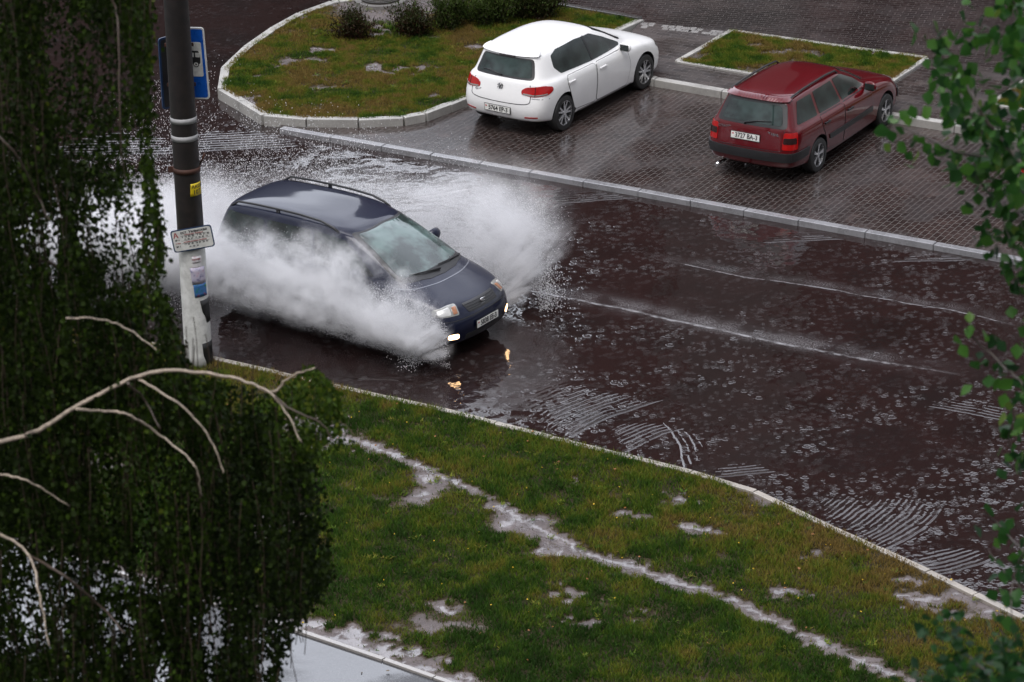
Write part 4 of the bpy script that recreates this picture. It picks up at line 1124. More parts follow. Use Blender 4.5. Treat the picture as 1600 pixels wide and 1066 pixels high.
        B.patch('indicator', rounded([(u0-q*.13, .695), (u0-q*.06, .69), (u0-q*.06, .77), (u0-q*.13, .775)], .012), M_orange, L, 'diag', ang=ang, off=.018)
        # fog lamps (lit)
        ang = PI+s*.25; D = Vector((math.cos(ang), math.sin(ang), 0)); Uv = Vector((-D.y, D.x, 0)); u0 = Uv.dot(Vector((4.5, s*.66, 0)))
        B.patch('fog_light', rounded([(u0-.078, .340), (u0+.078, .340), (u0+.078, .415), (u0-.078, .415)], .035), M_glow, root, 'diag', ang=ang, off=.012)
        ang = s*-.4; D = Vector((math.cos(ang), math.sin(ang), 0)); Uv = Vector((-D.y, D.x, 0)); u0 = Uv.dot(Vector((.08, s*.80, 0)))
        B.patch('tail_light', rounded([(u0-.10, .72), (u0+.10, .72), (u0+.09, 1.04), (u0-.09, 1.04)], .03), M_lampred, root, 'diag', ang=ang, off=.01)
    B.patch('rear_window', rounded([(-.68, 1.10), (.68, 1.10), (.59, 1.52), (-.59, 1.52)], .07), M_glass, root, 'rear')
    wsf = B.patch('windscreen_frame', rounded([(-.72, 1.035), (0, 1.045), (.72, 1.035), (.565, 1.56), (0, 1.585), (-.565, 1.56)], .05), M_black, root, 'front', grid=.07)
    B.patch('windscreen', rounded([(-.665, 1.09), (0, 1.10), (.665, 1.09), (.525, 1.545), (0, 1.568), (-.525, 1.545)], .05), M_shield, wsf, 'front', off=.008, grid=.07)
    # wipers
    bm = bmesh.new()
    for (a, b) in (((.60, 1.06), (.02, 1.10)), ((-.02, 1.065), (-.56, 1.10))):
        h, _ = B.hit((9, a[0], a[1]), (-1, 0, 0)); h2, _ = B.hit((9, b[0], b[1]), (-1, 0, 0)); hm, _ = B.hit((9, (a[0]+b[0])/2, (a[1]+b[1])/2+.005), (-1, 0, 0))
        o_ = Vector((.02, 0, .022)); tube(bm, [h+o_, hm+o_, h2+o_], [.016, .012, .008], 6)
    bm_obj('wipers', bm, M_black, root)
    B.patch('scuttle_panel', rounded([(3.70, -.62), (3.83, -.3), (3.86, 0), (3.83, .3), (3.70, .62), (3.62, .60), (3.74, .25), (3.76, 0), (3.74, -.25), (3.62, -.60)], .01), M_black, root, 'top', off=.006)
    # bonnet seam (arc), seen from above
    B.patch('bonnet_seam', strip(spline([(3.55, -.79), (3.80, -.66), (3.93, -.35), (3.96, 0), (3.93, .35), (3.80, .66), (3.55, .79)], 6), .012), M_chrome2, root, 'top', off=.003)
    bm = bmesh.new()
    gr = B.patch('grille', rounded([(-.34, .665), (.34, .665), (.37, .775), (-.37, .775)], .03), M_black, root, 'front', off=.006)
    for i in range(4):
        z = .683+i*.026
        h0, _ = B.hit((9, 0, z), (-1, 0, 0)); pts = []
        for y in (-.34, -.2, 0, .2, .34):
            h, _ = B.hit((9, y, z), (-1, 0, 0)); pts.append(h+Vector((.010, 0, 0)))
        tube(bm, pts, .006, 6)
    bm_obj('grille_bars', bm, M_black, gr)
    # chrome S emblem
    h, _ = B.hit((9, 0, .735), (-1, 0, 0)); bm = bmesh.new()
    for sg in (1, -1):
        pts = [(.052*sg, .0+.036*sg), (-.04*sg, .036*sg), (-.052*sg, .022*sg), (-.04*sg, .008*sg), (.03*sg, .002*sg)]
        tube(bm, [h+Vector((.03, a, b)) for a, b in pts], .010, 6)
    bm_obj('emblem', bm, M_chrome, root)
    # lower intake and bumper strip
    B.patch('lower_intake', rounded([(-.46, .285), (.46, .285), (.46, .375), (-.46, .375)], .03), M_black, root, 'front', off=.006)
    B.patch('bumper_seam', strip([(-.78, .60), (-.4, .615), (0, .62), (.4, .615), (.78, .60)], .010), M_black, root, 'front', off=.003)
    h, n = B.hit((9, .0, .47), (-1, 0, 0))
    plate(root, h+Vector((.012, -.02, 0)), PI, '5838 EE-3')
    return root
M_lampclear2 = simple('lamp_lens_bright', (.5, .5, .48), .08, Coat_Weight=1.0, Metallic=.2)
M_chrome2 = simple('pale_seam_edge', (.12, .13, .16), .2, Coat_Weight=1.0)  # paler strip than the navy paint around it
# ================================================================ PLACE THE CARS
_w = white_car(); _w.location = (-.152, 51.846, ZL); _w.rotation_euler = (0, 0, .966)
_r = red_car(); _r.location = (3.909, 49.276, ZL); _r.rotation_euler = (0, 0, 1.009)
tag(_r, 'dark red estate car with black roof rails parked in front of the kerbed grass plot', 'car', 'cars parked on the paved lot')
_b = red_car(M_blackpaint, True); _b.location = (8.6, 46.7, ZL); _b.rotation_euler = (0, 0, 1.0)
tag(_b, 'black car at the right edge, only its rear corner showing behind leaves', 'car', 'cars parked on the paved lot')
_v = minivan(); _v.location = (-4.097, 45.348, 0); _v.rotation_euler = (0, 0, -.617)

# ================================================================ APARTMENT BLOCKS ACROSS THE LOT (seen only mirrored in the wet ground)
def facade_mat(name, c1, c2):
    m, t = new_mat(name); p = t.coord(); a = t.noise(p, .3, 4); b = t.noise(p, 6, 4)
    t.bsdf(t.mix((a*.6+b*.4).ramp(.35, .65), c1, c2), .8); return m
M_brickred = facade_mat('dark_red_brick', (.036, .0055, .005), (.048, .0075, .007))
M_panel = facade_mat('grey_panel', (.085, .083, .082), (.115, .112, .11))
M_win = simple('dark_window_pane', (.015, .017, .02), .6)
M_roofm = simple('roof_felt', (.04, .04, .04), .7)
M_dark = facade_mat('dark_facade', (.012, .011, .011), (.020, .018, .018))  # near-black tone, set to darken what the wet road mirrors
def block(x0, x1, y0, depth, h, stripes, label, rz=0.0, wm=None):
    root = empty('apartment_block', (x0, y0, 0), rz); tag(root, label, 'building', 'apartment blocks beyond the lot')
    L = x1-x0; fl = int(h/2.9)
    bm = bmesh.new(); add_box(bm, (L/2, depth/2, h/2), (L, depth, h)); bm_obj('wall', bm, wm or M_brickred, root)
    bm = bmesh.new(); add_box(bm, (L/2, depth/2, h+.3), (L+.8, depth+.8, .6), bevel=.1); bm_obj('roof', bm, M_roofm, root)
    for (a, b) in stripes:
        bm = bmesh.new(); add_box(bm, ((a+b)/2, -.3, h/2-.2), (b-a, .6, h-.4))
        bm_obj('balcony_stack', bm, M_panel, root)
    n = 0; x = 1.6
    while x < L-1.2:
        inst = any(a-.8 < x < b+.8 for a, b in stripes)
        if not inst:
            for f in range(fl):
                if n >= 96: break
                bm = bmesh.new(); add_box(bm, (x, -.02, 1.9+f*2.9), (1.3, .08, 1.35), bevel=.01); bm_obj('window', bm, M_win, root); n += 1
        x += 3.1
    return root
block(-.3, 34, 88, 13, 28.5, [(4.8, 8.7), (15, 16.5), (22, 25)], 'tall dark red brick block behind the lot, mirrored in the wet paving')
block(-47, -6.6, 93, 12, 17.6, [(6, 8), (16, 18), (30, 32)], 'middle-height dark block at the far left beyond the side street', wm=M_dark)
block(-6.4, -1.0, 92, 13, 14.5, [(2.2, 3.2)], 'lowest and narrowest dark block, between the two others beyond the lot', wm=M_dark)
# ================================================================ POLE, SIGNS
PB = gp(311, 566, z=ZG)
def pole_mat():
    m, t = new_mat('painted_concrete_pole'); p = t.coord(); x, y, z = t.xyz(p)
    n = t.noise(p, 9, 4, .65); n2 = t.noise(p, 40, 3)
    e = (z+n*.05).ramp(1.79, 1.84, smooth=False)
    white = t.mix(n.ramp(.35, .7), (.50, .50, .48), (.66, .66, .64)); white = t.mix(n2.ramp(.6, .75)*.4, white, (.2, .19, .18))
    dark = t.mix(n.ramp(.35, .7), (.006, .0045, .004), (.016, .011, .0095)); dark = t.mix(n2.ramp(.5, .8)*.4, dark, (.01, .008, .008))
    rust = (z+n*.08).ramp(1.80, 1.84, smooth=False)*(z+n*.3).ramp(2.2, 2.0)*.35
    dark = t.mix(rust, dark, (.13, .03, .02))
    t.bsdf(t.mix(e, white, dark), .5, t.bump(n*.6+n2*.4, .5, .006), Coat_Weight=.08, Coat_Roughness=.3); return m
pole = empty('utility_pole', tuple(PB)); tag(pole, 'round concrete pole at the kerb, dark above and white with black marks below', 'pole')
bm = bmesh.new(); PH = 10.6
pr = lambda z: .200-.0052*z
tube(bm, [(0, 0, -.1+k*PH/40) for k in range(41)], [pr(k*PH/40) for k in range(41)], 40); bm_obj('shaft', bm, pole_mat(), pole)
def wrap(name, z0, z1, a0, a1, mat, off=.004, shear=0.0, parent=None, nz=4, na=12, edge=0.0):
    """a sheet wrapped round the pole; angles from the camera side, + to the right"""
    V = []; F = []
    for i in range(nz+1):
        z = z0+(z1-z0)*i/nz; sh = shear*(i/nz-.5)
        for j in range(na+1):
            a = math.radians(a0+(a1-a0)*j/na+sh+edge*math.sin(i*2.1)*(1 if j in (0, na) else 0)); r = pr(z)+off
            V.append((math.sin(a)*r, -math.cos(a)*r, z))
    for i in range(nz):
        for j in range(na): F.append((i*(na+1)+j, i*(na+1)+j+1, (i+1)*(na+1)+j+1, (i+1)*(na+1)+j))
    o = mesh_obj(name, V, F, mat, parent if parent is not None else pole, smooth=True)
    sd_ = o.modifiers.new('s', 'SOLIDIFY'); sd_.thickness = .003; sd_.offset = -1
    return o
M_blackpaint2 = simple('black_road_paint', (.012, .012, .012), .4)
wrap('black_mark', .66, 1.02, 38, 112, M_blackpaint2, shear=-30, edge=3)
wrap('black_mark', -.02, .36, 30, 110, M_blackpaint2, shear=-18, edge=3)
wrap('black_mark', .66, 1.02, 190, 262, M_blackpaint2, shear=-30); wrap('black_mark', -.02, .36, 190, 265, M_blackpaint2, shear=-18)
M_band = simple('grey_weathered_band', (.30, .30, .30), .5)
wrap('metal_band', 3.66, 3.74, -180, 180, M_band, off=.008, nz=1, na=48)
wrap('metal_band', 3.40, 3.48, -180, 180, M_band, off=.008, nz=1, na=48)
M_rust = simple('rusty_steel', (.05, .018, .010), .7, .3)
wrap('rusty_clamp', 2.92, 3.00, -180, 180, M_rust, off=.010, nz=1, na=48)
bm = bmesh.new(); add_box(bm, (-.215, -.04, 2.96), (.08, .02, .09), bevel=.004); bm_obj('clamp_plate', bm, M_rust, pole); bm = bmesh.new()
tube(bm, [(.18, .02, 3.0), (.24, -.05, 3.12), (.27, -.06, 3.2)], .014, 6); bm_obj('clamp_bolt', bm, M_rust, pole)
def facing(z, yaw, dist, roll=0.0, x=0.0):
    """frame on the pole's camera side: local x right, local y up, local z towards the camera"""
    return Matrix.Translation((x, -dist, z)) @ Matrix.Rotation(yaw, 4, 'Z') @ Matrix.Rotation(PI/2, 4, 'X') @ Matrix.Rotation(roll, 4, 'Z')
def rrect(bm, w, h, r, z, th, M, mi=0):
    P = rounded([(-w/2, -h/2), (w/2, -h/2), (w/2, h/2), (-w/2, h/2)], r, 5)
    a = [bm.verts.new(M @ Vector((p.x, p.y, z))) for p in P]; b = [bm.verts.new(M @ Vector((p.x, p.y, z-th))) for p in P]
    bm.faces.new(a).material_index = mi; bm.faces.new(b[::-1]).material_index = mi
    for i in range(len(P)): bm.faces.new((a[i-1], a[i], b[i], b[i-1])[::-1]).material_index = mi
# timetable plate
tp = empty('timetable_plate', tuple(PB)); tag(tp, 'small white timetable plate with a blue border strapped to the pole', 'sign')
Mt = facing(1.99, .06, .232, .14, .045)
M_blue = simple('sign_blue', (.010, .045, .17), .3, Coat_Weight=.5); M_signwhite = simple('sign_white', (.60, .60, .57), .35); M_redink = simple('red_ink', (.30, .03, .03), .5); M_bluedark = simple('dark_blue_border', (.012, .035, .09), .35)
bm = bmesh.new(); rrect(bm, .585, .335, .05, 0, .006, Mt); bm_obj('border', bm, M_bluedark, tp)
bm = bmesh.new(); rrect(bm, .550, .300, .04, .003, .002, Mt); face = bm_obj('panel', bm, M_signwhite, tp)
def tt(body, size, x, y, mat, name='lettering', sx=1.0): text_obj(name, body, size, mat, Mt @ Matrix.Translation((x, y, .0045)), face, sx=sx)
tt('А', .105, -.225, .083, M_redink); tt('ост. Уманская', .056, .035, .115, M_ink)
tt('Рабочие дни   Выходные', .022, .03, .080, M_redink)
tt('6  18  34  52    7  05  21  40', .034, .05, .048, M_ink, 'timetable_row'); tt('12  28  44    13  30  48   15', .030, .05, .012, M_ink, 'timetable_row')
tt('№ 4', .034, -.215, .012, M_ink, 'timetable_row'); tt('в парк', .022, -.21, -.035, M_redink, 'timetable_row')
tt('интервал движения автобусов', .022, .03, -.030, M_redink, 'timetable_row')
tt('17  33  49   18  07  25  43', .032, .04, -.066, M_ink, 'timetable_row'); tt('19   20   21', .030, .0, -.108, M_ink, 'timetable_row'); tt('№ 7', .034, -.215, -.085, M_ink, 'timetable_row')
for yy in (.065, -.008, -.048):
    bm = bmesh.new(); add_box(bm, (.04, yy, .004), (.40, .003, .001)); bm.transform(Mt); bm_obj('ruled_line', bm, M_ink, face)
bm = bmesh.new(); tube(bm, [(math.sin(a)*(pr(1.99)+.006), -math.cos(a)*(pr(1.99)+.006), 1.99) for a in [math.radians(-180+i*10) for i in range(37)]], .008, 6); bm_obj('strap', bm, M_rust, tp)
# yellow taxi sticker
def sheet_obj(name, label, cat, z0, z1, a0, a1, mat, shear=0, off=.006):
    o = wrap(name, z0, z1, a0, a1, mat, off=off, shear=shear); o.parent = None; o.location = PB; o.modifiers.clear()
    md = o.modifiers.new('s', 'SOLIDIFY'); md.thickness = .003; md.offset = -1
    return tag(o, label, cat)
def wrap_text(parent, body, size, z, ang, mat, name='lettering', off=.0085, roll=0.0):
    me = text_mesh(body, size); me.materials.clear(); me.materials.append(mat)
    for v in me.vertices:
        x, y = v.co.x*math.cos(roll)-v.co.y*math.sin(roll), v.co.x*math.sin(roll)+v.co.y*math.cos(roll)
        a = math.radians(ang)+x/pr(z); r = pr(z)+off+v.co.z*.5; v.co = Vector((math.sin(a)*r, -math.cos(a)*r, z+y))
    o = link(bpy.data.objects.new(name, me), parent); return o
tx = sheet_obj('taxi_sticker', 'yellow taxi sticker with black lettering on the dark part of the pole', 'sticker', 2.60, 2.785, 16, 74, simple('yellow_sticker', (.62, .46, .01), .4), 3)
wrap_text(tx, 'ТАКСИ', .072, 2.735, 45, M_ink); wrap_text(tx, '107', .088, 2.655, 46, M_ink)
def poster_mat(name, c):
    m, t = new_mat(name); p = t.coord(); a = t.noise(p, 14, 3, .6)
    t.bsdf(t.ramp(a, c), .5); return m
n1 = sheet_obj('paper_notice', 'torn white paper notice with pink print below the timetable plate', 'poster', 1.50, 1.70, 2, 44, poster_mat('pink_white_paper', [(.3, (.45, .2, .25)), (.45, (.6, .58, .6)), (.6, (.62, .6, .6)), (.75, (.12, .12, .2))]), 3)
wrap_text(n1, 'куплю', .04, 1.66, 22, M_redink); wrap_text(n1, 'звоните', .03, 1.61, 22, M_ink)
n2 = sheet_obj('paper_poster', 'lilac poster pasted in the middle of the three papers on the white pole', 'poster', 1.28, 1.53, -4, 60, poster_mat('lilac_paper', [(.3, (.16, .14, .25)), (.45, (.40, .38, .48)), (.62, (.48, .42, .50)), (.8, (.35, .05, .16))]), -6, off=.010)
n3 = sheet_obj('flower_poster', 'blue and red poster, lowest of the papers on the white pole', 'poster', 1.08, 1.29, 4, 64, poster_mat('blue_red_paper', [(.32, (.02, .16, .05)), (.45, (.03, .12, .30)), (.58, (.05, .15, .35)), (.72, (.40, .04, .05))]), -4, off=.008)
# bus stop sign on the far side of the pole
bs = empty('bus_stop_sign', tuple(PB)); tag(bs, 'blue and white bus stop sign fixed behind the dark pole', 'sign')
def bus_plate(M, two_sided, back=False):
    bm = bmesh.new(); rrect(bm, .50, 1.04, .05, 0, .02, M); p = bm_obj('sign_plate', bm, M_signwhite if not back else M_bluedark, bs)
    if back:
        bm = bmesh.new(); rrect(bm, .44, .98, .03, -.02, .003, M); bm_obj('plate_back', bm, M_black, p); return
    bm = bmesh.new(); rrect(bm, .46, .995, .04, .003, .002, M); bm_obj('blue_field', bm, M_signblue, p)
    bm = bmesh.new(); rrect(bm, .385, .50, .03, .006, .002, M @ Matrix.Translation((0, .06, 0))); w = bm_obj('white_field', bm, M_signwhite, p)
    bm = bmesh.new(); B0 = M @ Matrix.Translation((0, .07, .008)) @ Matrix.Diagonal((.92, 1, 1, 1))
    P = rounded([(-.17, -.075), (.175, -.075), (.185, .02), (.16, .115), (-.16, .115), (-.175, .02)], .02)
    bm.faces.new([bm.verts.new(B0 @ Vector((q.x, q.y, 0))) for q in P]); bm_obj('bus_pictogram', bm, M_ink, w)
    for k in range(4):
        bm = bmesh.new(); rrect(bm, .065, .065, .01, .0105, .001, M @ Matrix.Translation((-.12+.083*k, .125, 0))); bm_obj('pictogram_window', bm, M_signwhite, w)
    for cx in (-.10, .10):
        bm = bmesh.new()
        for r_, z_, mi in ((.042, .011, 0), (.030, .0125, 1), (.014, .014, 0)):
            f = bm.faces.new([bm.verts.new(M @ Vector((cx+math.cos(a*PI/12)*r_, -.01+math.sin(a*PI/12)*r_, z_))) for a in range(24)]); f.material_index = mi
        bm_obj('pictogram_wheel', bm, None, w, mats=[M_ink, M_signwhite])
M_signblue = simple('road_sign_blue', (.006, .085, .42), .3, Coat_Weight=.6)
bus_plate(Matrix.Translation((.10, .30, 4.40)) @ Matrix.Rotation(-.22, 4, 'Z') @ Matrix.Rotation(PI/2, 4, 'X') @ Matrix.Rotation(.03, 4, 'Z'), False)
bus_plate(Matrix.Translation((-.13, .40, 4.27)) @ Matrix.Rotation(.75, 4, 'Z') @ Matrix.Rotation(PI/2, 4, 'X') @ Matrix.Rotation(PI, 4, 'Y'), False, True)
bm = bmesh.new()
for z in (4.12, 4.70): add_box(bm, (-.02, .22, z), (.40, .03, .05), bevel=.004); add_box(bm, (-.02, .26, z), (.05, .14, .05), bevel=.004)
bm_obj('bracket', bm, M_rust, bs)

# ================================================================ LOW BUSHES ON THE ISLAND
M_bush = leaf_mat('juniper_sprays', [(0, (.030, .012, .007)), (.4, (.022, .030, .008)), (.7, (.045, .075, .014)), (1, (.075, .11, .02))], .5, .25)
M_twig = simple('dark_twigs', (.035, .02, .014), .6)
def bush(px, py, rx, ry, h, n, tone, seed, label):
    r = np.random.default_rng(seed); c = gp(px, py, z=ZS)
    root = empty('low_bush', tuple(c)); tag(root, label, 'bush', 'low bushes on the island')
    bm = bmesh.new(); V = []; T = []
    for k in range(26):
        a = r.uniform(0, 2*PI); q = math.sqrt(r.random()); tip = Vector((math.cos(a)*rx*q*1.1, math.sin(a)*ry*q, h*r.uniform(.35, 1.25)*(1-.15*q*q)))
        mid = tip*.5+Vector((0, 0, h*.1)); st = Vector((tip.x*.55, tip.y*.55, 0)); tube(bm, [st, mid, tip], [.010, .007, .003], 4)
        m = n//26
        for j in range(m):
            t_ = r.uniform(.05, 1)**.8; p = (st.lerp(mid, t_*2) if t_ < .5 else mid.lerp(tip, t_*2-1))+Vector(r.normal(0, .075, 3))
            if p.z < 0: p.z = -p.z*.5
            d = Vector((r.normal(0, .6), r.normal(0, .6), r.uniform(.3, 1.3))).normalized()*r.uniform(.035, .085)
            s_ = d.cross(Vector(r.normal(0, 1, 3))).normalized()*r.uniform(.008, .016)
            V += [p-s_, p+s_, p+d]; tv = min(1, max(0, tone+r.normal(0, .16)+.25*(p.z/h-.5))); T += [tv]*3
    bm_obj('stems', bm, M_twig, root)
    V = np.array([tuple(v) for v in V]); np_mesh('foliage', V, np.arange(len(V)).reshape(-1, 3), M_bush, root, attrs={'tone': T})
bush(556, 60, .50, .34, .44, 3300, .15, 1, 'reddish brown low bush nearest the curved kerb, left end of the row')
bush(648, 54, .52, .36, .48, 3600, .22, 2, 'second low bush from the left end of the row, brown and green')
bush(702, 44, .40, .36, .60, 4200, .50, 3, 'green upright bush, third from the left end of the row')
bush(762, 36, .80, .50, .62, 7500, .55, 4, 'broad green bush in the middle of the row behind the white car roof')
bush(838, 26, .72, .52, .62, 8500, .38, 5, 'darker bush at the right end of the row by the dark back kerb')

# ================================================================ FOREGROUND TREES
def to_px(P):
    """photo pixel of world points (n,3)"""
    d = np.asarray(P)-np.array([0, 0, CH]); z = d@FW
    return 800+CF*(d@RT)/z, 533-CF*(d@UP)/z
M_birchleaf = leaf_mat('birch_leaves', [(0, (.005, .009, .002)), (.45, (.014, .026, .003)), (.8, (.038, .070, .007)), (1, (.10, .12, .015))], .55, .30, .08)
M_birchbark = simple('pale_birch_bark', (.30, .245, .19), .6, .35, vs=30)
M_browntwig = simple('brown_birch_twig', (.045, .028, .018), .55, .2)
M_limeleaf = leaf_mat('aspen_leaves', [(0, (.008, .030, .010)), (.45, (.020, .072, .012)), (.8, (.050, .135, .018)), (1, (.11, .17, .03))], .38, .40, .2)
M_limebark = simple('aspen_bark', (.05, .04, .032), .6, .25)
def leaves(name, P, size, aspect, tone, mat, parent, r, hang=.7, fold=.25):
    """one folded leaf (4 triangles) at each point of P"""
    n = len(P); P = np.asarray(P)
    d = np.stack([r.normal(0, 1, n), r.normal(0, 1, n), r.normal(0, .6, n)-hang*2.2], -1); d /= np.linalg.norm(d, axis=1)[:, None]
    q = r.normal(0, 1, (n, 3)); s = np.cross(d, q); s /= np.linalg.norm(s, axis=1)[:, None]; nn = np.cross(d, s)
    L = (size*r.uniform(.7, 1.25, n))[:, None]; Wd = L*aspect*.5
    a = P; b = P+d*L*.38+s*Wd+nn*L*fold*.35; c = P+d*L*.38-s*Wd+nn*L*fold*.35; e = P+d*L; m = P+d*L*.45
    b2 = P+d*L*.68+s*Wd*.72+nn*L*fold*.25; c2 = P+d*L*.68-s*Wd*.72+nn*L*fold*.25
    V = np.stack([a, b, b2, e, c2, c], 1).reshape(-1, 3); i = np.arange(n)[:, None]*6
    F = np.concatenate([i+[0, 1, 2], i+[0, 2, 3], i+[0, 3, 4], i+[0, 4, 5]], 1).reshape(-1, 3)
    return np_mesh(name, V, F, mat, parent, attrs={'tone': np.repeat(np.clip(tone, 0, 1), 6)})
def branch(parent, pts, dist, r0, r1, mat, name='branch', wob=.15, sd=0):
    rr_ = random.Random(sd+int(pts[0][0])); n = len(pts)
    W3 = [at_dist(p[0], p[1], (dist[0]+(dist[1]-dist[0])*i/(n-1)) if hasattr(dist, '__len__') else dist+rr_.uniform(-wob, wob)) for i, p in enumerate(pts)]
    W3 = spline(W3, 6); m = len(W3); bm = bmesh.new()
    W3 = [w+Vector((rr_.gauss(0, .0028), 0, rr_.gauss(0, .0028))) for w in W3]
    tube(bm, W3, [(r0+(r1-r0)*i/(m-1))*(1+rr_.choice((-.12, -.04, 0, .05, .22))*rr_.random()) for i in range(m)], 8)
    o = bm_obj(name, bm, mat, parent); return W3
# ---- birch
base = at_dist(-420, 900, 20.0); base.z = ZG-.02
birch = empty('birch_tree', tuple(base)); tag(birch, 'weeping birch with pale branches and dark hanging foliage along the left side', 'tree')
bm = bmesh.new(); tube(bm, [base+Vector((.0, 0, -.05)), base+Vector((.05, 0, 3)), base+Vector((-.05, .1, 7)), base+Vector((.1, .1, 11)), base+Vector((.2, .1, 15.5))], [.24, .20, .16, .11, .04], 14)
inv = Matrix.Translation(-base)
def fin(bm, name, mat, parent): bm.transform(inv); return bm_obj(name, bm, mat, parent)
fin(bm, 'trunk', simple('birch_trunk_bark', (.45, .43, .40), .6, .3), birch)
def rebase(root):
    for o in root.children:
        if o.type == 'MESH' and not o.get('based'):
            o.data.transform(Matrix.Translation(-root.location)); o['based'] = 1
for o in list(birch.children): o['based'] = 1
bl = [
 ([(-420, 800), (-200, 735), (0, 690), (60, 672), (120, 635), (220, 586), (290, 580), (360, 590), (400, 602), (427, 618), (450, 650), (470, 690)], (18.7, 18.2), .017, .004, M_birchbark),
 ([(120, 640), (170, 643), (205, 650), (250, 680), (290, 712), (308, 735), (315, 775)], 18.4, .008, .004, M_birchbark),
 ([(218, 594), (270, 625), (310, 660), (338, 704), (350, 740)], 18.4, .007, .0035, M_birchbark),
 ([(200, 600), (225, 625), (250, 670)], 18.4, .008, .004, M_browntwig),
 ([(105, 497), (160, 500), (200, 515), (245, 546)], 18.3, .006, .003, M_birchbark),
 ([(-420, 700), (-100, 720), (0, 740), (50, 755), (110, 792)], 18.4, .011, .003, M_birchbark),
 ([(-420, 760), (-100, 800), (0, 835), (45, 868), (62, 930), (77, 1012)], 18.3, .012, .004, M_birchbark),
 ([(45, 868), (100, 900), (160, 950), (195, 990)], 18.3, .009, .004, M_browntwig),
 ([(405, 606), (430, 612), (452, 590), (492, 575)], 18.3, .009, .004, M_birchbark),
 ([(420, 612), (455, 640), (500, 660), (520, 690)], 18.3, .007, .003, M_browntwig),
 ([(-420, 100), (-100, 140), (0, 215), (35, 260), (60, 310), (78, 345)], 18.3, .009, .003, M_browntwig),
 ([(-420, -100), (-100, -140), (100, -90), (175, 0), (184, 60), (188, 200), (197, 290)], 18.4, .010, .003, M_browntwig),
 ([(-420, -200), (-100, -260), (150, -200), (225, -90), (235, 30)], 18.6, .03, .005, M_browntwig),
 ([(100, -90), (112, 0), (112, 120), (115, 250)], 20.3, .009, .004, M_browntwig),
 ([(-420, 400), (-100, 380), (40, 400), (130, 440), (170, 520)], 20.6, .022, .006, M_browntwig),
]
for i, (p, d, r0, r1, m_) in enumerate(bl): branch(birch, p, d, r0, r1, m_, sd=i)
UP_ = [(-900, -600), (150, -600), (225, -100), (243, 0), (240, 60), (232, 150), (238, 260), (248, 330), (254, 400), (243, 440), (262, 480), (280, 530), (294, 590), (294, 620), (-900, 620)]
LO_ = [(-900, 560), (292, 583), (360, 600), (420, 610), (455, 600), (492, 572), (520, 600), (541, 650), (548, 690), (520, 706), (503, 730), (508, 800), (517, 900), (484, 945), (455, 985), (440, 1040), (430, 1300), (-900, 1300)]
HOLES = [(135, 110, 62, 75, .22), (165, 215, 75, 40, .35), (25, 180, 40, 80, .6), (150, 345, 28, 45, .3), (120, 280, 50, 30, .6), (95, 900, 70, 35, .5), (30, 870, 30, 30, .55), (240, 895, 60, 30, .45), (330, 985, 40, 30, .6), (430, 1000, 50, 40, .6), (190, 740, 70, 70, .55), (40, 960, 60, 60, .5), (400, 620, 45, 25, .25), (470, 650, 35, 60, .5), (215, 300, 25, 30, .5), (230, 400, 14, 60, .4), (60, 370, 30, 40, .5)]
r = np.random.default_rng(21)
def birch_leaves(n_str, box, dens_fn):
    pts = []; tones = []; tw = []
    x0, y0, x1, y1 = box
    for k in range(n_str):
        px = r.uniform(x0, x1); py = r.uniform(y0-200, y1); dist = r.uniform(18.4, 22.2)
        p = np.array(at_dist(px, py, dist)); L = r.uniform(.35, 1.5); m = int(L/.019)
        s = np.linspace(0, L, m); sway = r.normal(0, .05, 2); ph = r.uniform(0, 6)
        Q = np.stack([p[0]+sway[0]*s+.03*np.sin(s*4+ph), p[1]+sway[1]*s+.03*np.cos(s*3+ph), p[2]-s], -1)
        tn = r.uniform(.12, .5)
        if r.random() < .12: tn += .3
        Q2 = Q+r.normal(0, .020, Q.shape)
        X, Y = to_px(Q2); ok = dens_fn(X, Y)
        pts.append(Q2[ok]); tones.append(np.full(ok.sum(), tn)+r.normal(0, .1, ok.sum()))
        if ok.mean() > .6 and k % 3 == 0: tw.append(Q[::8])
    return np.concatenate(pts), np.concatenate(tones), tw
r_off = 3.0
def dens(X, Y):
    e = r.normal(0, 5, X.shape)
    ok = pin(UP_, X+e, Y) | pin(LO_, X+e, Y+e)
    pr_ = np.ones(X.shape)
    for (cx, cy, rx, ry, f) in HOLES:
        d = ((X-cx)/rx)**2+((Y-cy)/ry)**2; pr_ = np.minimum(pr_, np.where(d < 1, f, np.clip(f+(np.sqrt(d)-1)*2.0, 0, 1)))
    g_ = fbm(X/42.0+r_off, Y/190.0, 1.0, 4); pr_ = pr_*np.clip((g_-.34)*7.5, .20, 1)
    return ok & (r.random(X.shape) < pr_)
Pb, Tb, tw = birch_leaves(5800, (-60, -60, 560, 1110), dens)
Xb, Yb = to_px(Pb)
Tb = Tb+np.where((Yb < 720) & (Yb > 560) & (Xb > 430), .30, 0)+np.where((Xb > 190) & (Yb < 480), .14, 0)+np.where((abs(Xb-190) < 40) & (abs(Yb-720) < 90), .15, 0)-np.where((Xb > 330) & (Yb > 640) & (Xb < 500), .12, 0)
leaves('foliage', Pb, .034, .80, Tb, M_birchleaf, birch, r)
Pc, Tc, _ = birch_leaves(700, (-800, -500, -40, 1200), lambda X, Y: (X < -30) & (r.random(X.shape) < .8))
leaves('foliage', Pc, .045, .80, Tc, M_birchleaf, birch, r)
Pd, Td, _ = birch_leaves(160, (-500, -700, 230, -80), lambda X, Y: (Y < -20) & (r.random(X.shape) < .7))
leaves('foliage', Pd, .045, .80, Td, M_birchleaf, birch, r)
bm = bmesh.new()
for q in tw: tube(bm, [tuple(v) for v in q], .0028, 4, cap=False)
bm_obj('hanging_twigs', bm, M_browntwig, birch)
rebase(birch)
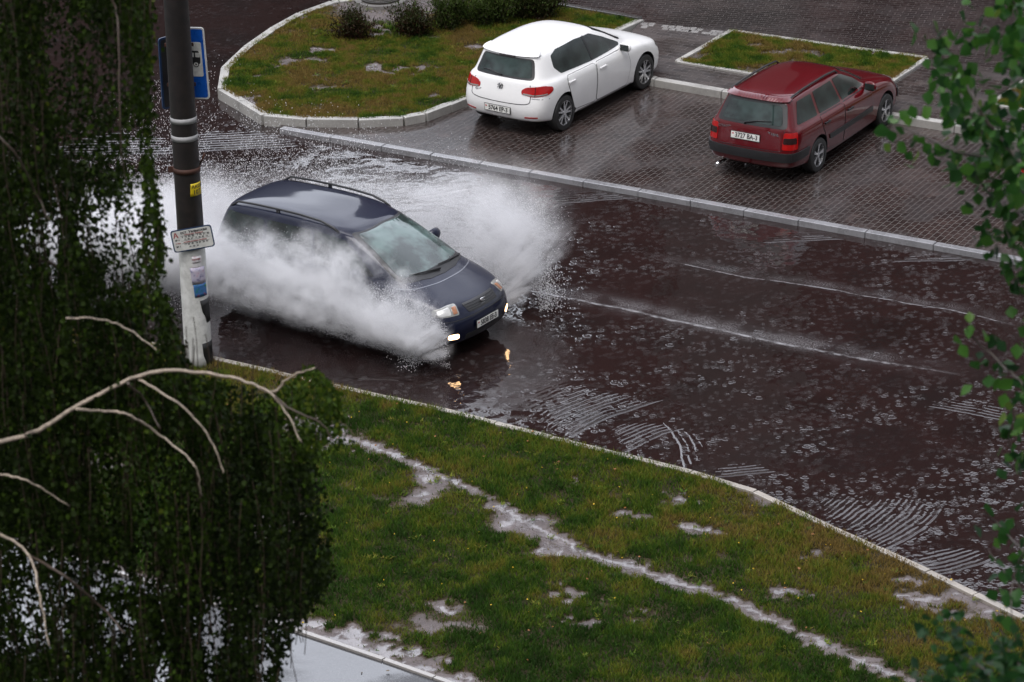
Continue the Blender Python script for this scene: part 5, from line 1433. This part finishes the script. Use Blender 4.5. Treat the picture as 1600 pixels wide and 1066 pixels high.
# ---- aspen at the right edge
ab = at_dist(2050, 900, 16.5); ab.z = ZG-.02
aspen = empty('aspen_tree', tuple(ab)); tag(aspen, 'aspen with larger round green leaves reaching in along the right edge', 'tree')
bm = bmesh.new(); tube(bm, [ab+Vector((0, 0, -.05)), ab+Vector((.05, 0, 4)), ab+Vector((-.05, .05, 8)), ab+Vector((0, 0, 12)), ab+Vector((0, .1, 15))], [.2, .17, .13, .08, .03], 14)
o_ = bm_obj('trunk', bm, M_limebark, aspen)
al = [
 ([(2050, 520), (1800, 420), (1660, 330), (1600, 262), (1562, 215), (1530, 170), (1505, 120), (1478, 70), (1458, 42)], .016, .0025),
 ([(2050, 400), (1800, 300), (1680, 262), (1600, 250), (1500, 238), (1440, 212), (1398, 196)], .013, .0025),
 ([(1530, 172), (1535, 210), (1560, 270), (1590, 330), (1610, 400)], .005, .003),
 ([(2050, 120), (1800, 60), (1680, 60), (1600, 66), (1560, 52), (1535, 40)], .012, .003),
 ([(1600, 66), (1590, 20), (1570, -30)], .005, .003),
 ([(1500, 238), (1525, 275), (1560, 330), (1585, 400), (1592, 440)], .005, .002),
 ([(2050, 800), (1800, 700), (1660, 650), (1600, 602), (1560, 565), (1528, 535), (1508, 512)], .012, .0025),
 ([(1600, 602), (1588, 640), (1576, 690), (1590, 720)], .004, .002),
 ([(2050, 1000), (1800, 960), (1660, 900), (1600, 862), (1560, 820), (1535, 800)], .012, .0025),
 ([(1600, 862), (1585, 900), (1580, 960), (1590, 1010)], .005, .002),
 ([(1660, 900), (1620, 930), (1575, 900), (1545, 860)], .005, .002),
 ([(1620, 500), (1600, 470), (1570, 400), (1540, 360)], .005, .002),
]
ap = []; at_ = []; r2 = np.random.default_rng(5)
for i, (p, r0, r1) in enumerate(al):
    W3 = branch(aspen, p, 16.2+(i % 3)*.35, r0, r1, M_limebark, sd=50+i)
    for j, w in enumerate(W3):
        X, Y = to_px(np.array([list(w)])); 
        if X[0] > 1900: continue
        k = 3
        for _ in range(k):
            o = r2.normal(0, .055, 3); 
            if Y[0] > 380 and r2.random() < .6: continue
            ap.append(np.array(w)+o+np.array([0, 0, -.02])); at_.append(np.clip(r2.normal(.5 if Y[0] < 700 else .36, .24), 0, 1))
# fuller masses of leaves between the branches
for (cx, cy, rx, ry, n, tn) in [(1480, 120, 20, 40, 14, .55), (1565, 200, 50, 75, 90, .42), (1598, 320, 28, 80, 36, .42), (1500, 150, 30, 50, 26, .55), (1570, 30, 40, 40, 46, .35), (1595, 110, 30, 60, 50, .4), (1602, 590, 15, 50, 8, .5), (1596, 870, 25, 60, 20, .3), (1700, 300, 90, 300, 420, .4), (1720, 800, 90, 260, 300, .35)]:
    for _ in range(n):
        ap.append(np.array(at_dist(cx+r2.normal(0, rx*.6), cy+r2.normal(0, ry*.6), r2.uniform(15.7, 17.3)))); at_.append(np.clip(r2.normal(tn, .22), 0, 1))
leaves('foliage', np.array(ap), .076, .86, np.array(at_), M_limeleaf, aspen, r2, hang=.55, fold=.3)
rebase(aspen)
# ---- dark young shoots low at the right corner
sb = at_dist(1750, 1500, 15.0); sh = empty('leafy_sapling', (sb.x, sb.y, ZG-.02)); 
tag(sh, 'dark out-of-focus leafy shoots rising into the bottom right corner', 'tree')
sp = []; st = []
for i, (p) in enumerate([[(1760, 1500), (1660, 1250), (1600, 1130), (1550, 1060), (1500, 1015), (1472, 985)], [(1760, 1500), (1700, 1200), (1640, 1100), (1600, 1050), (1570, 1010)], [(1600, 1130), (1540, 1090), (1480, 1075), (1435, 1070)]]):
    W3 = branch(sh, p, 14.5+.2*i, .012, .003, M_limebark, sd=90+i)
    for w in W3[8:]:
        for _ in range(6): sp.append(np.array(w)+r2.normal(0, .06, 3)); st.append(np.clip(r2.normal(.15, .15), 0, 1))
for _ in range(120):
    sp.append(np.array(at_dist(1545+abs(r2.normal(0, 45))*r2.choice([-1, 1, 1]), 1060+r2.normal(0, 28), r2.uniform(14, 15.2)))); st.append(np.clip(r2.normal(.15, .15), 0, 1))
tk = at_dist(1760, 1500, 14.5); bm = bmesh.new(); tube(bm, [(sb.x, sb.y, ZG-.02), tuple((sb+tk)/2), tuple(tk)], [.03, .025, .013], 8); bm_obj('trunk', bm, M_limebark, sh)
leaves('foliage', np.array(sp), .062, .7, np.array(st), M_limeleaf, sh, r2, hang=.1)
rebase(sh)
# ================================================================ WATER THROWN UP BY THE MINIVAN
VX, VY, VA = -4.097, 45.348, -.617
def car2w(L):
    c, s = math.cos(VA), math.sin(VA)
    return np.stack([VX+L[:, 0]*c-L[:, 1]*s, VY+L[:, 0]*s+L[:, 1]*c, L[:, 2]], -1)
def n3(P, s, o=3):
    """cheap 3D lumps: two 2D noises mixed"""
    return (fbm(P[:, 0]+P[:, 2]*.6, P[:, 2]+P[:, 1]*.5, s, o)+fbm(P[:, 0]*.8-P[:, 1]+30, P[:, 2]*1.1+P[:, 0]*.3+9, s, o))/2
def spray_mat():
    m, t = new_mat('white_spray_water')
    d = t.node('ShaderNodeBsdfDiffuse'); d.inputs[0].default_value = (.93, .93, .94, 1)
    tr = t.node('ShaderNodeBsdfTranslucent'); tr.inputs[0].default_value = (.93, .93, .94, 1)
    mx = t.node('ShaderNodeMixShader'); mx.inputs[0].default_value = .5
    t.L(d.outputs[0], mx.inputs[1]); t.L(tr.outputs[0], mx.inputs[2]); t.L(mx.outputs[0], t.out.inputs['Surface']); return m
M_spray = spray_mat()
_TET = np.array([(1, 1, 1), (1, -1, -1), (-1, 1, -1), (-1, -1, 1)], float)*.5
def droplets(name, L, size, label, streak=0.0):
    """each drop a tiny tetrahedron, turned at random"""
    P = car2w(L); n = len(P); q = rng.normal(0, 1, (n, 4)); q /= np.linalg.norm(q, axis=1)[:, None]
    w, x, y, z = q.T
    R = np.stack([1-2*(y*y+z*z), 2*(x*y-z*w), 2*(x*z+y*w), 2*(x*y+z*w), 1-2*(x*x+z*z), 2*(y*z-x*w), 2*(x*z-y*w), 2*(y*z+x*w), 1-2*(x*x+y*y)], -1).reshape(n, 3, 3)
    V = np.einsum('nij,kj->nki', R, _TET)*(size if hasattr(size, '__len__') else np.full(n, size))[:, None, None]
    if streak: V[:, :, 2] *= 1+streak; V[:, :, 0] *= .8
    V = V+P[:, None, :]
    F = np.array([(0, 1, 2), (0, 3, 1), (0, 2, 3), (1, 3, 2)]); F = (np.arange(n)[:, None, None]*4+F[None]).reshape(-1, 3)
    o = np_mesh(name, V.reshape(-1, 3), F, M_spray); return tag(o, label, 'spray', kind='stuff')
ip = np.interp
def fan_acc(L, x0):
    dx = x0-L[:, 0]; k = L[:, 2]/(np.abs(dx)+.35); r_ = np.hypot(dx, L[:, 2])
    return np.clip((fbm(k*7, r_*1.2+L[:, 1]*1.5, 1.0, 5)-.40)*5, .06, 1)
def near_plume(n):
    x = rng.uniform(-4.2, 4.65, n)
    top = ip(x, [-4.2, -3, -2, -1, 0, .75, 1.4, 2.2, 3.2, 3.9, 4.35, 4.6], [.5, .9, 1.35, 1.6, 1.6, 1.6, 1.75, 1.85, 1.8, 1.7, 1.4, .8])
    core = ip(x, [-4.2, -2, 0, 1, 2, 3.3, 4.0, 4.7], [.5, .9, 1.16, 1.05, .88, .66, .58, .58])
    out = ip(x, [-4.2, 0, 2, 3.5, 4.5, 5.0], [1.5, .9, .75, .6, .45, .25])
    k = rng.random(n)
    z = np.where(k < .42, core+rng.normal(0, .17, n)*np.where(x > 3.6, 1.3, 1), np.where(k < .80, top*rng.beta(1.5, 1.5, n), rng.beta(1.1, 2.2, n)*core*1.1))
    y = -.95-np.abs(rng.normal(0, 1, n))*out*.42-.22*z*out-(rng.random(n)*.12)
    L = np.stack([x, y, z], -1)
    a = n3(L*[1, 1, 1.2], 1.6, 5); b = n3(L*[1, 1, 1.5]+5, 6.0, 4)
    edge = np.clip((top*(1+.35*(a-.5)*2)-z)/.45, 0, 1)
    acc = np.clip((a-.36)*3.4, 0.05, 1)*np.clip((b-.34)*3.2, .12, 1)*edge
    # thin in the air over the doors, denser behind the car and at the front wheel
    w = ip(x, [-4.2, -3, -1.2, 0, 1, 2.5, 3.4, 4.2, 4.8, 5], [.25, .6, 1.0, .95, .62, .62, .9, 1.0, .5, .2])
    w = w*np.where(z > core+.28, ip(x, [-1, .3, 3, 4], [1, .42, .48, 1]), 1)
    ok = (rng.random(n) < acc*w) & (z > .01+np.clip((-.95-y), 0, 9)*.75)
    ok &= rng.random(n) < fan_acc(L, 4.3)
    return L[ok]
def far_plume(n):
    x = rng.uniform(-3.5, 4.75, n)
    top = ip(x, [-3.5, -1.4, -.45, 1.4, 2.6, 3.6, 4.4, 4.75, 4.9], [.7, 1.15, 1.5, 1.8, 1.95, 2.0, 1.7, 1.25, .5])
    k = rng.random(n)
    z = top*np.where(k < .6, rng.beta(1.8, 1.6, n), rng.random(n))
    y = 1.0+np.abs(rng.normal(0, 1, n))*ip(x, [-3.5, 1, 4, 4.9], [1.5, 1.1, .62, .3])*.7+z*.25
    L = np.stack([x, y, z], -1); a = n3(L+20, 1.3, 5); b = n3(L+35, 5.5, 4)
    edge = np.clip((top*(1+.3*(a-.5)*2)-z)/.5, 0, 1)
    acc = np.clip((a-.34)*3, .05, 1)*np.clip((b-.32)*3, .15, 1)*edge
    w = ip(x, [-3.5, -1.5, .5, 2.2, 3.2, 4.0, 4.6, 4.9], [.12, .22, .22, .30, .65, 1.0, 1.0, .2])
    ok = (rng.random(n) < acc*w) & (z > .01+np.clip(y-1.0, 0, 9)*.5) & (x < 4.05+.42*z)
    ok &= rng.random(n) < fan_acc(L, 4.1)
    return L[ok]
def rear_cloud(n):
    x = rng.uniform(-3.6, .15, n); y = rng.normal(0, .85, n); top = ip(x, [-4.5, -3, -1, 0, .15], [.5, 1.0, 1.45, 1.1, .6])
    z = top*rng.beta(1.3, 1.6, n); L = np.stack([x, y, z], -1); a = n3(L+50, 1.4, 5); b = n3(L+70, 5.5, 3)
    ok = (rng.random(n) < np.clip((a-.36)*3.2, .03, 1)*np.clip((b-.3)*3, .2, 1)) & ~((x > -.02) & (np.abs(y) < .92))
    return L[ok]
# fine mist: real volumes whose density follows the same fans
def curve(t, v, xs, ys):
    lo, hi = min(xs), max(xs); mx = max(ys)
    n = t.node('ShaderNodeValToRGB'); e = n.color_ramp.elements
    t.L(v.ramp(lo, hi, smooth=False), n.inputs[0]); 
    while len(e) < len(xs): e.new(.5)
    for i, (a, b) in enumerate(zip(xs, ys)): e[i].position = (a-lo)/(hi-lo); e[i].color = (b/mx,)*3+(1,)
    return t.w(n.outputs[0])*mx
def mist(name, box, dens_fn, label):
    m = bpy.data.materials.new(name+'_volume'); m.use_nodes = True; t = NT(m)
    c = t.coord('Object'); x, y, z = t.xyz(c); d = dens_fn(t, c, x, y, z)
    v = t.node('ShaderNodeVolumePrincipled'); v.inputs['Color'].default_value = (.95, .95, .965, 1); t.L(d, v.inputs['Density']); v.inputs['Anisotropy'].default_value = 0.0
    t.L(v.outputs[0], t.out.inputs['Volume'])
    bm = bmesh.new(); x0, y0, z0, x1, y1, z1 = box
    add_box(bm, ((x0+x1)/2, (y0+y1)/2, (z0+z1)/2), (x1-x0, y1-y0, z1-z0)); o = bm_obj(name, bm, m)
    o.location = (VX, VY, 0); o.rotation_euler = (0, 0, VA); return tag(o, label, 'mist', kind='stuff')
def fan(t, x, y, z, x0):
    """streaks that radiate back and up from the wheel"""
    dx = (x-x0)*-1.0; k = z/(dx.abs()+.35)
    rr = (dx*dx+z*z).sqrt()
    return t.noise(t.vec(k*3.2, rr*.55, y*.8), 2.2, 5, .6)
def d_near(t, c, x, y, z):
    top = curve(t, x, [-4.2, -3, -2, -1, 0, .75, 1.4, 2.2, 3.2, 3.9, 4.3, 4.7], [.4, .8, 1.3, 1.6, 1.6, 1.65, 1.8, 1.95, 1.9, 1.75, 1.35, .2])
    core = curve(t, x, [-4.2, -2, 0, 1, 2, 3.3, 4.0, 5.0], [.4, .85, 1.12, 1.02, .86, .64, .56, .56])
    w = curve(t, x, [-4.2, -3, -1.2, 0, 1, 2.5, 3.4, 4.0, 4.4, 4.7], [.1, .6, 1.1, .9, .75, .85, 1.2, 1.4, .7, .0])
    lump = t.noise(c, 1.5, 6, .62, .4); fine = t.noise(c, 7.0, 4, .65)
    zt = z+(lump-.5)*.9
    k = (zt-core)*(1/.26); cg = (k*k*-1.0).exp()
    body = (top-zt).ramp(.0, .55)*.34*(lump.ramp(.40, .62))+cg*lump.ramp(.30, .55, .25, 1)+z.ramp(.5, .0)*.08
    yy = (y+.92)*-1.0; out = z*.45+.5
    fy = (yy.ramp(-.08, .10))*(out-yy+(fine-.5)*.3).ramp(-.25, .35)
    st = fan(t, x, y, z, 4.3).ramp(.41, .59, .08, 1.8)
    lift = (z-(yy*.75-.02)+(fine-.5)*.25).ramp(-.06, .22)
    return (body*w*fy*lift*st*fine.ramp(.34, .60, .15, 1.6)*7.4).max(0.0)
def d_far(t, c, x, y, z):
    top = curve(t, x, [-3.5, -1.4, -.45, 1.4, 2.6, 3.6, 4.3, 4.8, 5.0], [.5, 1.1, 1.45, 1.8, 1.95, 2.0, 1.75, 1.2, .3])
    w = curve(t, x, [-3.5, -1.5, .5, 2.2, 3.2, 4.0, 4.6, 5.0], [.05, .09, .13, .22, .60, 1.2, 1.3, .0])
    lump = t.noise(c, 1.4, 6, .6, .3); fine = t.noise(c, 6.0, 4, .65)
    zt = z+(lump-.5)*.9
    body = (top-zt).ramp(.0, .6)*lump.ramp(.34, .62, .15, 1)
    yy = y-.95; out = z*.35+.75
    fy = yy.ramp(-.06, .12)*(out-yy+(fine-.5)*.4).ramp(-.4, .4)
    st = fan(t, x, y, z, 4.1).ramp(.38, .60, .15, 1.6)
    edge = (z*.45+4.25-x+(fine-.5)*.45).ramp(-.03, .16); lift = (z-(yy*.5-.06)+(fine-.5)*.25).ramp(-.06, .22)
    return (body*w*fy*st*edge*lift*4.2).max(0.0)
def d_rear(t, c, x, y, z):
    top = curve(t, x, [-5.0, -3, -1, -.3, 0.0], [.2, 1.0, 1.6, 1.4, 1.0])
    lump = t.noise(c, 1.3, 6, .6, .3); fine = t.noise(c, 6.0, 4, .65)
    zt = z+(lump-.5)*.9
    body = (top-zt).ramp(.0, .6)*lump.ramp(.32, .60, .15, 1)*y.abs().ramp(1.6, .7)
    return (body*x.ramp(-4.0, -1.8)*fine.ramp(.30, .62, .35, 1.2)*2.6*z.ramp(0, .05)).max(0.0)
mist('near_mist', (-4.2, -2.4, .012, 5.0, -.85, 2.3), d_near, 'soft white mist along the near side of the minivan')
mist('far_mist', (-3.5, .9, .012, 5.0, 2.9, 2.6), d_far, 'soft white mist on the far side of the minivan')
mist('rear_mist', (-5.0, -.84, .012, -.04, .89, 2.2), d_rear, 'soft white mist trailing behind the minivan')
A = near_plume(1700000); droplets('near_spray', A, rng.uniform(.004, .0085, len(A)), 'thick white spray thrown up along the near side of the minivan')
A = far_plume(1100000); droplets('far_spray', A, rng.uniform(.004, .0085, len(A)), 'white fan of spray beyond the minivan, on its far side')
A = rear_cloud(300000); droplets('rear_spray', A, rng.uniform(.005, .010, len(A)), 'pale cloud of spray hanging behind the minivan')
# coarse flying drops, in arcs up towards the island
def arcs(n, na):
    out = []; sz = []
    for i in range(na):
        x0 = rng.uniform(-4.5, 1.2); y0 = 1.2+rng.random()*.8; vx = rng.uniform(-2.5, .6); vy = rng.uniform(1.5, 5.8); vz = rng.uniform(2.2, 5.6)
        m = n//na; tt_ = rng.uniform(0, .25)+rng.random(m)*rng.uniform(.15, .5)
        sp = rng.normal(0, .05+.16*tt_[:, None], (m, 3))
        p = np.stack([x0+vx*tt_, y0+vy*tt_, .1+vz*tt_-4.9*tt_**2], -1)+sp; out.append(p); sz.append(rng.uniform(.005, .012, m))
    out = np.concatenate(out); sz = np.concatenate(sz); k = out[:, 2] > .02; return out[k], sz[k]
A, s_ = arcs(9000, 130); droplets('flying_drops', A, s_, 'coarse drops of water flying in arcs towards the grass island', .6)
def ragged(n):
    """drops torn off the leading edges of both plumes"""
    out = []
    for (cx, cy, sgn) in ((4.05, -1.05, -1), (4.5, 1.35, 1)):
        m = n//2; th = rng.uniform(.1, 1.45, m); rr = .55+np.abs(rng.normal(0, .28, m)); x = cx+np.cos(th)*rr*.55-.25; z = np.sin(th)*rr*.95+.02
        out.append(np.stack([x, cy+sgn*np.abs(rng.normal(0, .22, m)), z], -1))
    return np.concatenate(out)
A = ragged(4000); droplets('edge_drops', A, rng.uniform(.006, .013, len(A)), 'loose drops torn off the front edges of the spray by both front wheels')
# ================================================================ LIGHT, SKY, CAMERA
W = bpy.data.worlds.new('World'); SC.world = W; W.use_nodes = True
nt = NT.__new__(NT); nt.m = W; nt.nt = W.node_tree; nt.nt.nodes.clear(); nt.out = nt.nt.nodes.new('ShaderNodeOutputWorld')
sky = nt.node('ShaderNodeTexSky', sky_type='NISHITA'); sky.sun_disc = False
sky.sun_elevation = math.radians(62); sky.sun_rotation = math.radians(SUN_ROT); sky.altitude = 150; sky.air_density = 1.6; sky.dust_density = 4.0
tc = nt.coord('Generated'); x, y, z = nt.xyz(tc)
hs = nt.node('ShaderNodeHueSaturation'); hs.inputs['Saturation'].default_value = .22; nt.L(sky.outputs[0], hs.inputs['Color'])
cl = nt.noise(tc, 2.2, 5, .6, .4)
grad = (y*.95+1.15).max(.3)*cl.ramp(.32, .66, .62, 1.45)*(z.max(0.0)*1.1+.45)+(((y*.84+z*.54).max(0.0))**9.0)*cl.ramp(.35, .65, 1.5, 3.2)*z.ramp(.12, .36)  # brighter ahead, dimmer behind; bright lobe added to lift wet reflections
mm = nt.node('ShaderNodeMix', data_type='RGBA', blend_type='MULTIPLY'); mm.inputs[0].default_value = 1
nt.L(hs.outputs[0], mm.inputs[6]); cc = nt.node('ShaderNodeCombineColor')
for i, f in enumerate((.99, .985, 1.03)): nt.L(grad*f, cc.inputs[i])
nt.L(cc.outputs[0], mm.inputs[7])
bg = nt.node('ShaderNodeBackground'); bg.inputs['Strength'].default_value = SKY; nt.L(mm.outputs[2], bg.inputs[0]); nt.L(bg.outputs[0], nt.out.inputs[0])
sl = bpy.data.lights.new('sun', 'SUN'); sl.energy = SUN; sl.angle = math.radians(40); sl.color = (1, .97, .93)
so = link(bpy.data.objects.new('sun', sl))
el, az = math.radians(62), math.radians(SUN_ROT)
sd = Vector((math.sin(az)*math.cos(el), math.cos(az)*math.cos(el), math.sin(el)))
so.rotation_euler = sd.to_track_quat('Z', 'Y').to_euler(); so.location = sd*60
cam = bpy.data.cameras.new('camera'); cam.sensor_width = 36; cam.lens = CF/1600*36; cam.clip_start = .5; cam.clip_end = 3000
co = link(bpy.data.objects.new('camera', cam)); R3 = Matrix((RT, UP, -FW)).transposed()
co.matrix_world = Matrix.Translation((0, 0, CH)) @ R3.to_4x4(); SC.camera = co
cam.dof.use_dof = True; cam.dof.focus_distance = 47.0; cam.dof.aperture_fstop = 4.5
vs = SC.view_settings; vs.view_transform = 'Standard'; vs.look = 'None'; vs.gamma = 1; vs.exposure = EXPO; vs.use_curve_mapping = False
SC.cycles.use_denoising = True; SC.cycles.max_bounces = 7; SC.cycles.glossy_bounces = 4; SC.cycles.transmission_bounces = 3; SC.cycles.transparent_max_bounces = 12; SC.cycles.volume_bounces = 2
SC.cycles.caustics_reflective = False; SC.cycles.caustics_refractive = False; SC.cycles.sample_clamp_indirect = 6
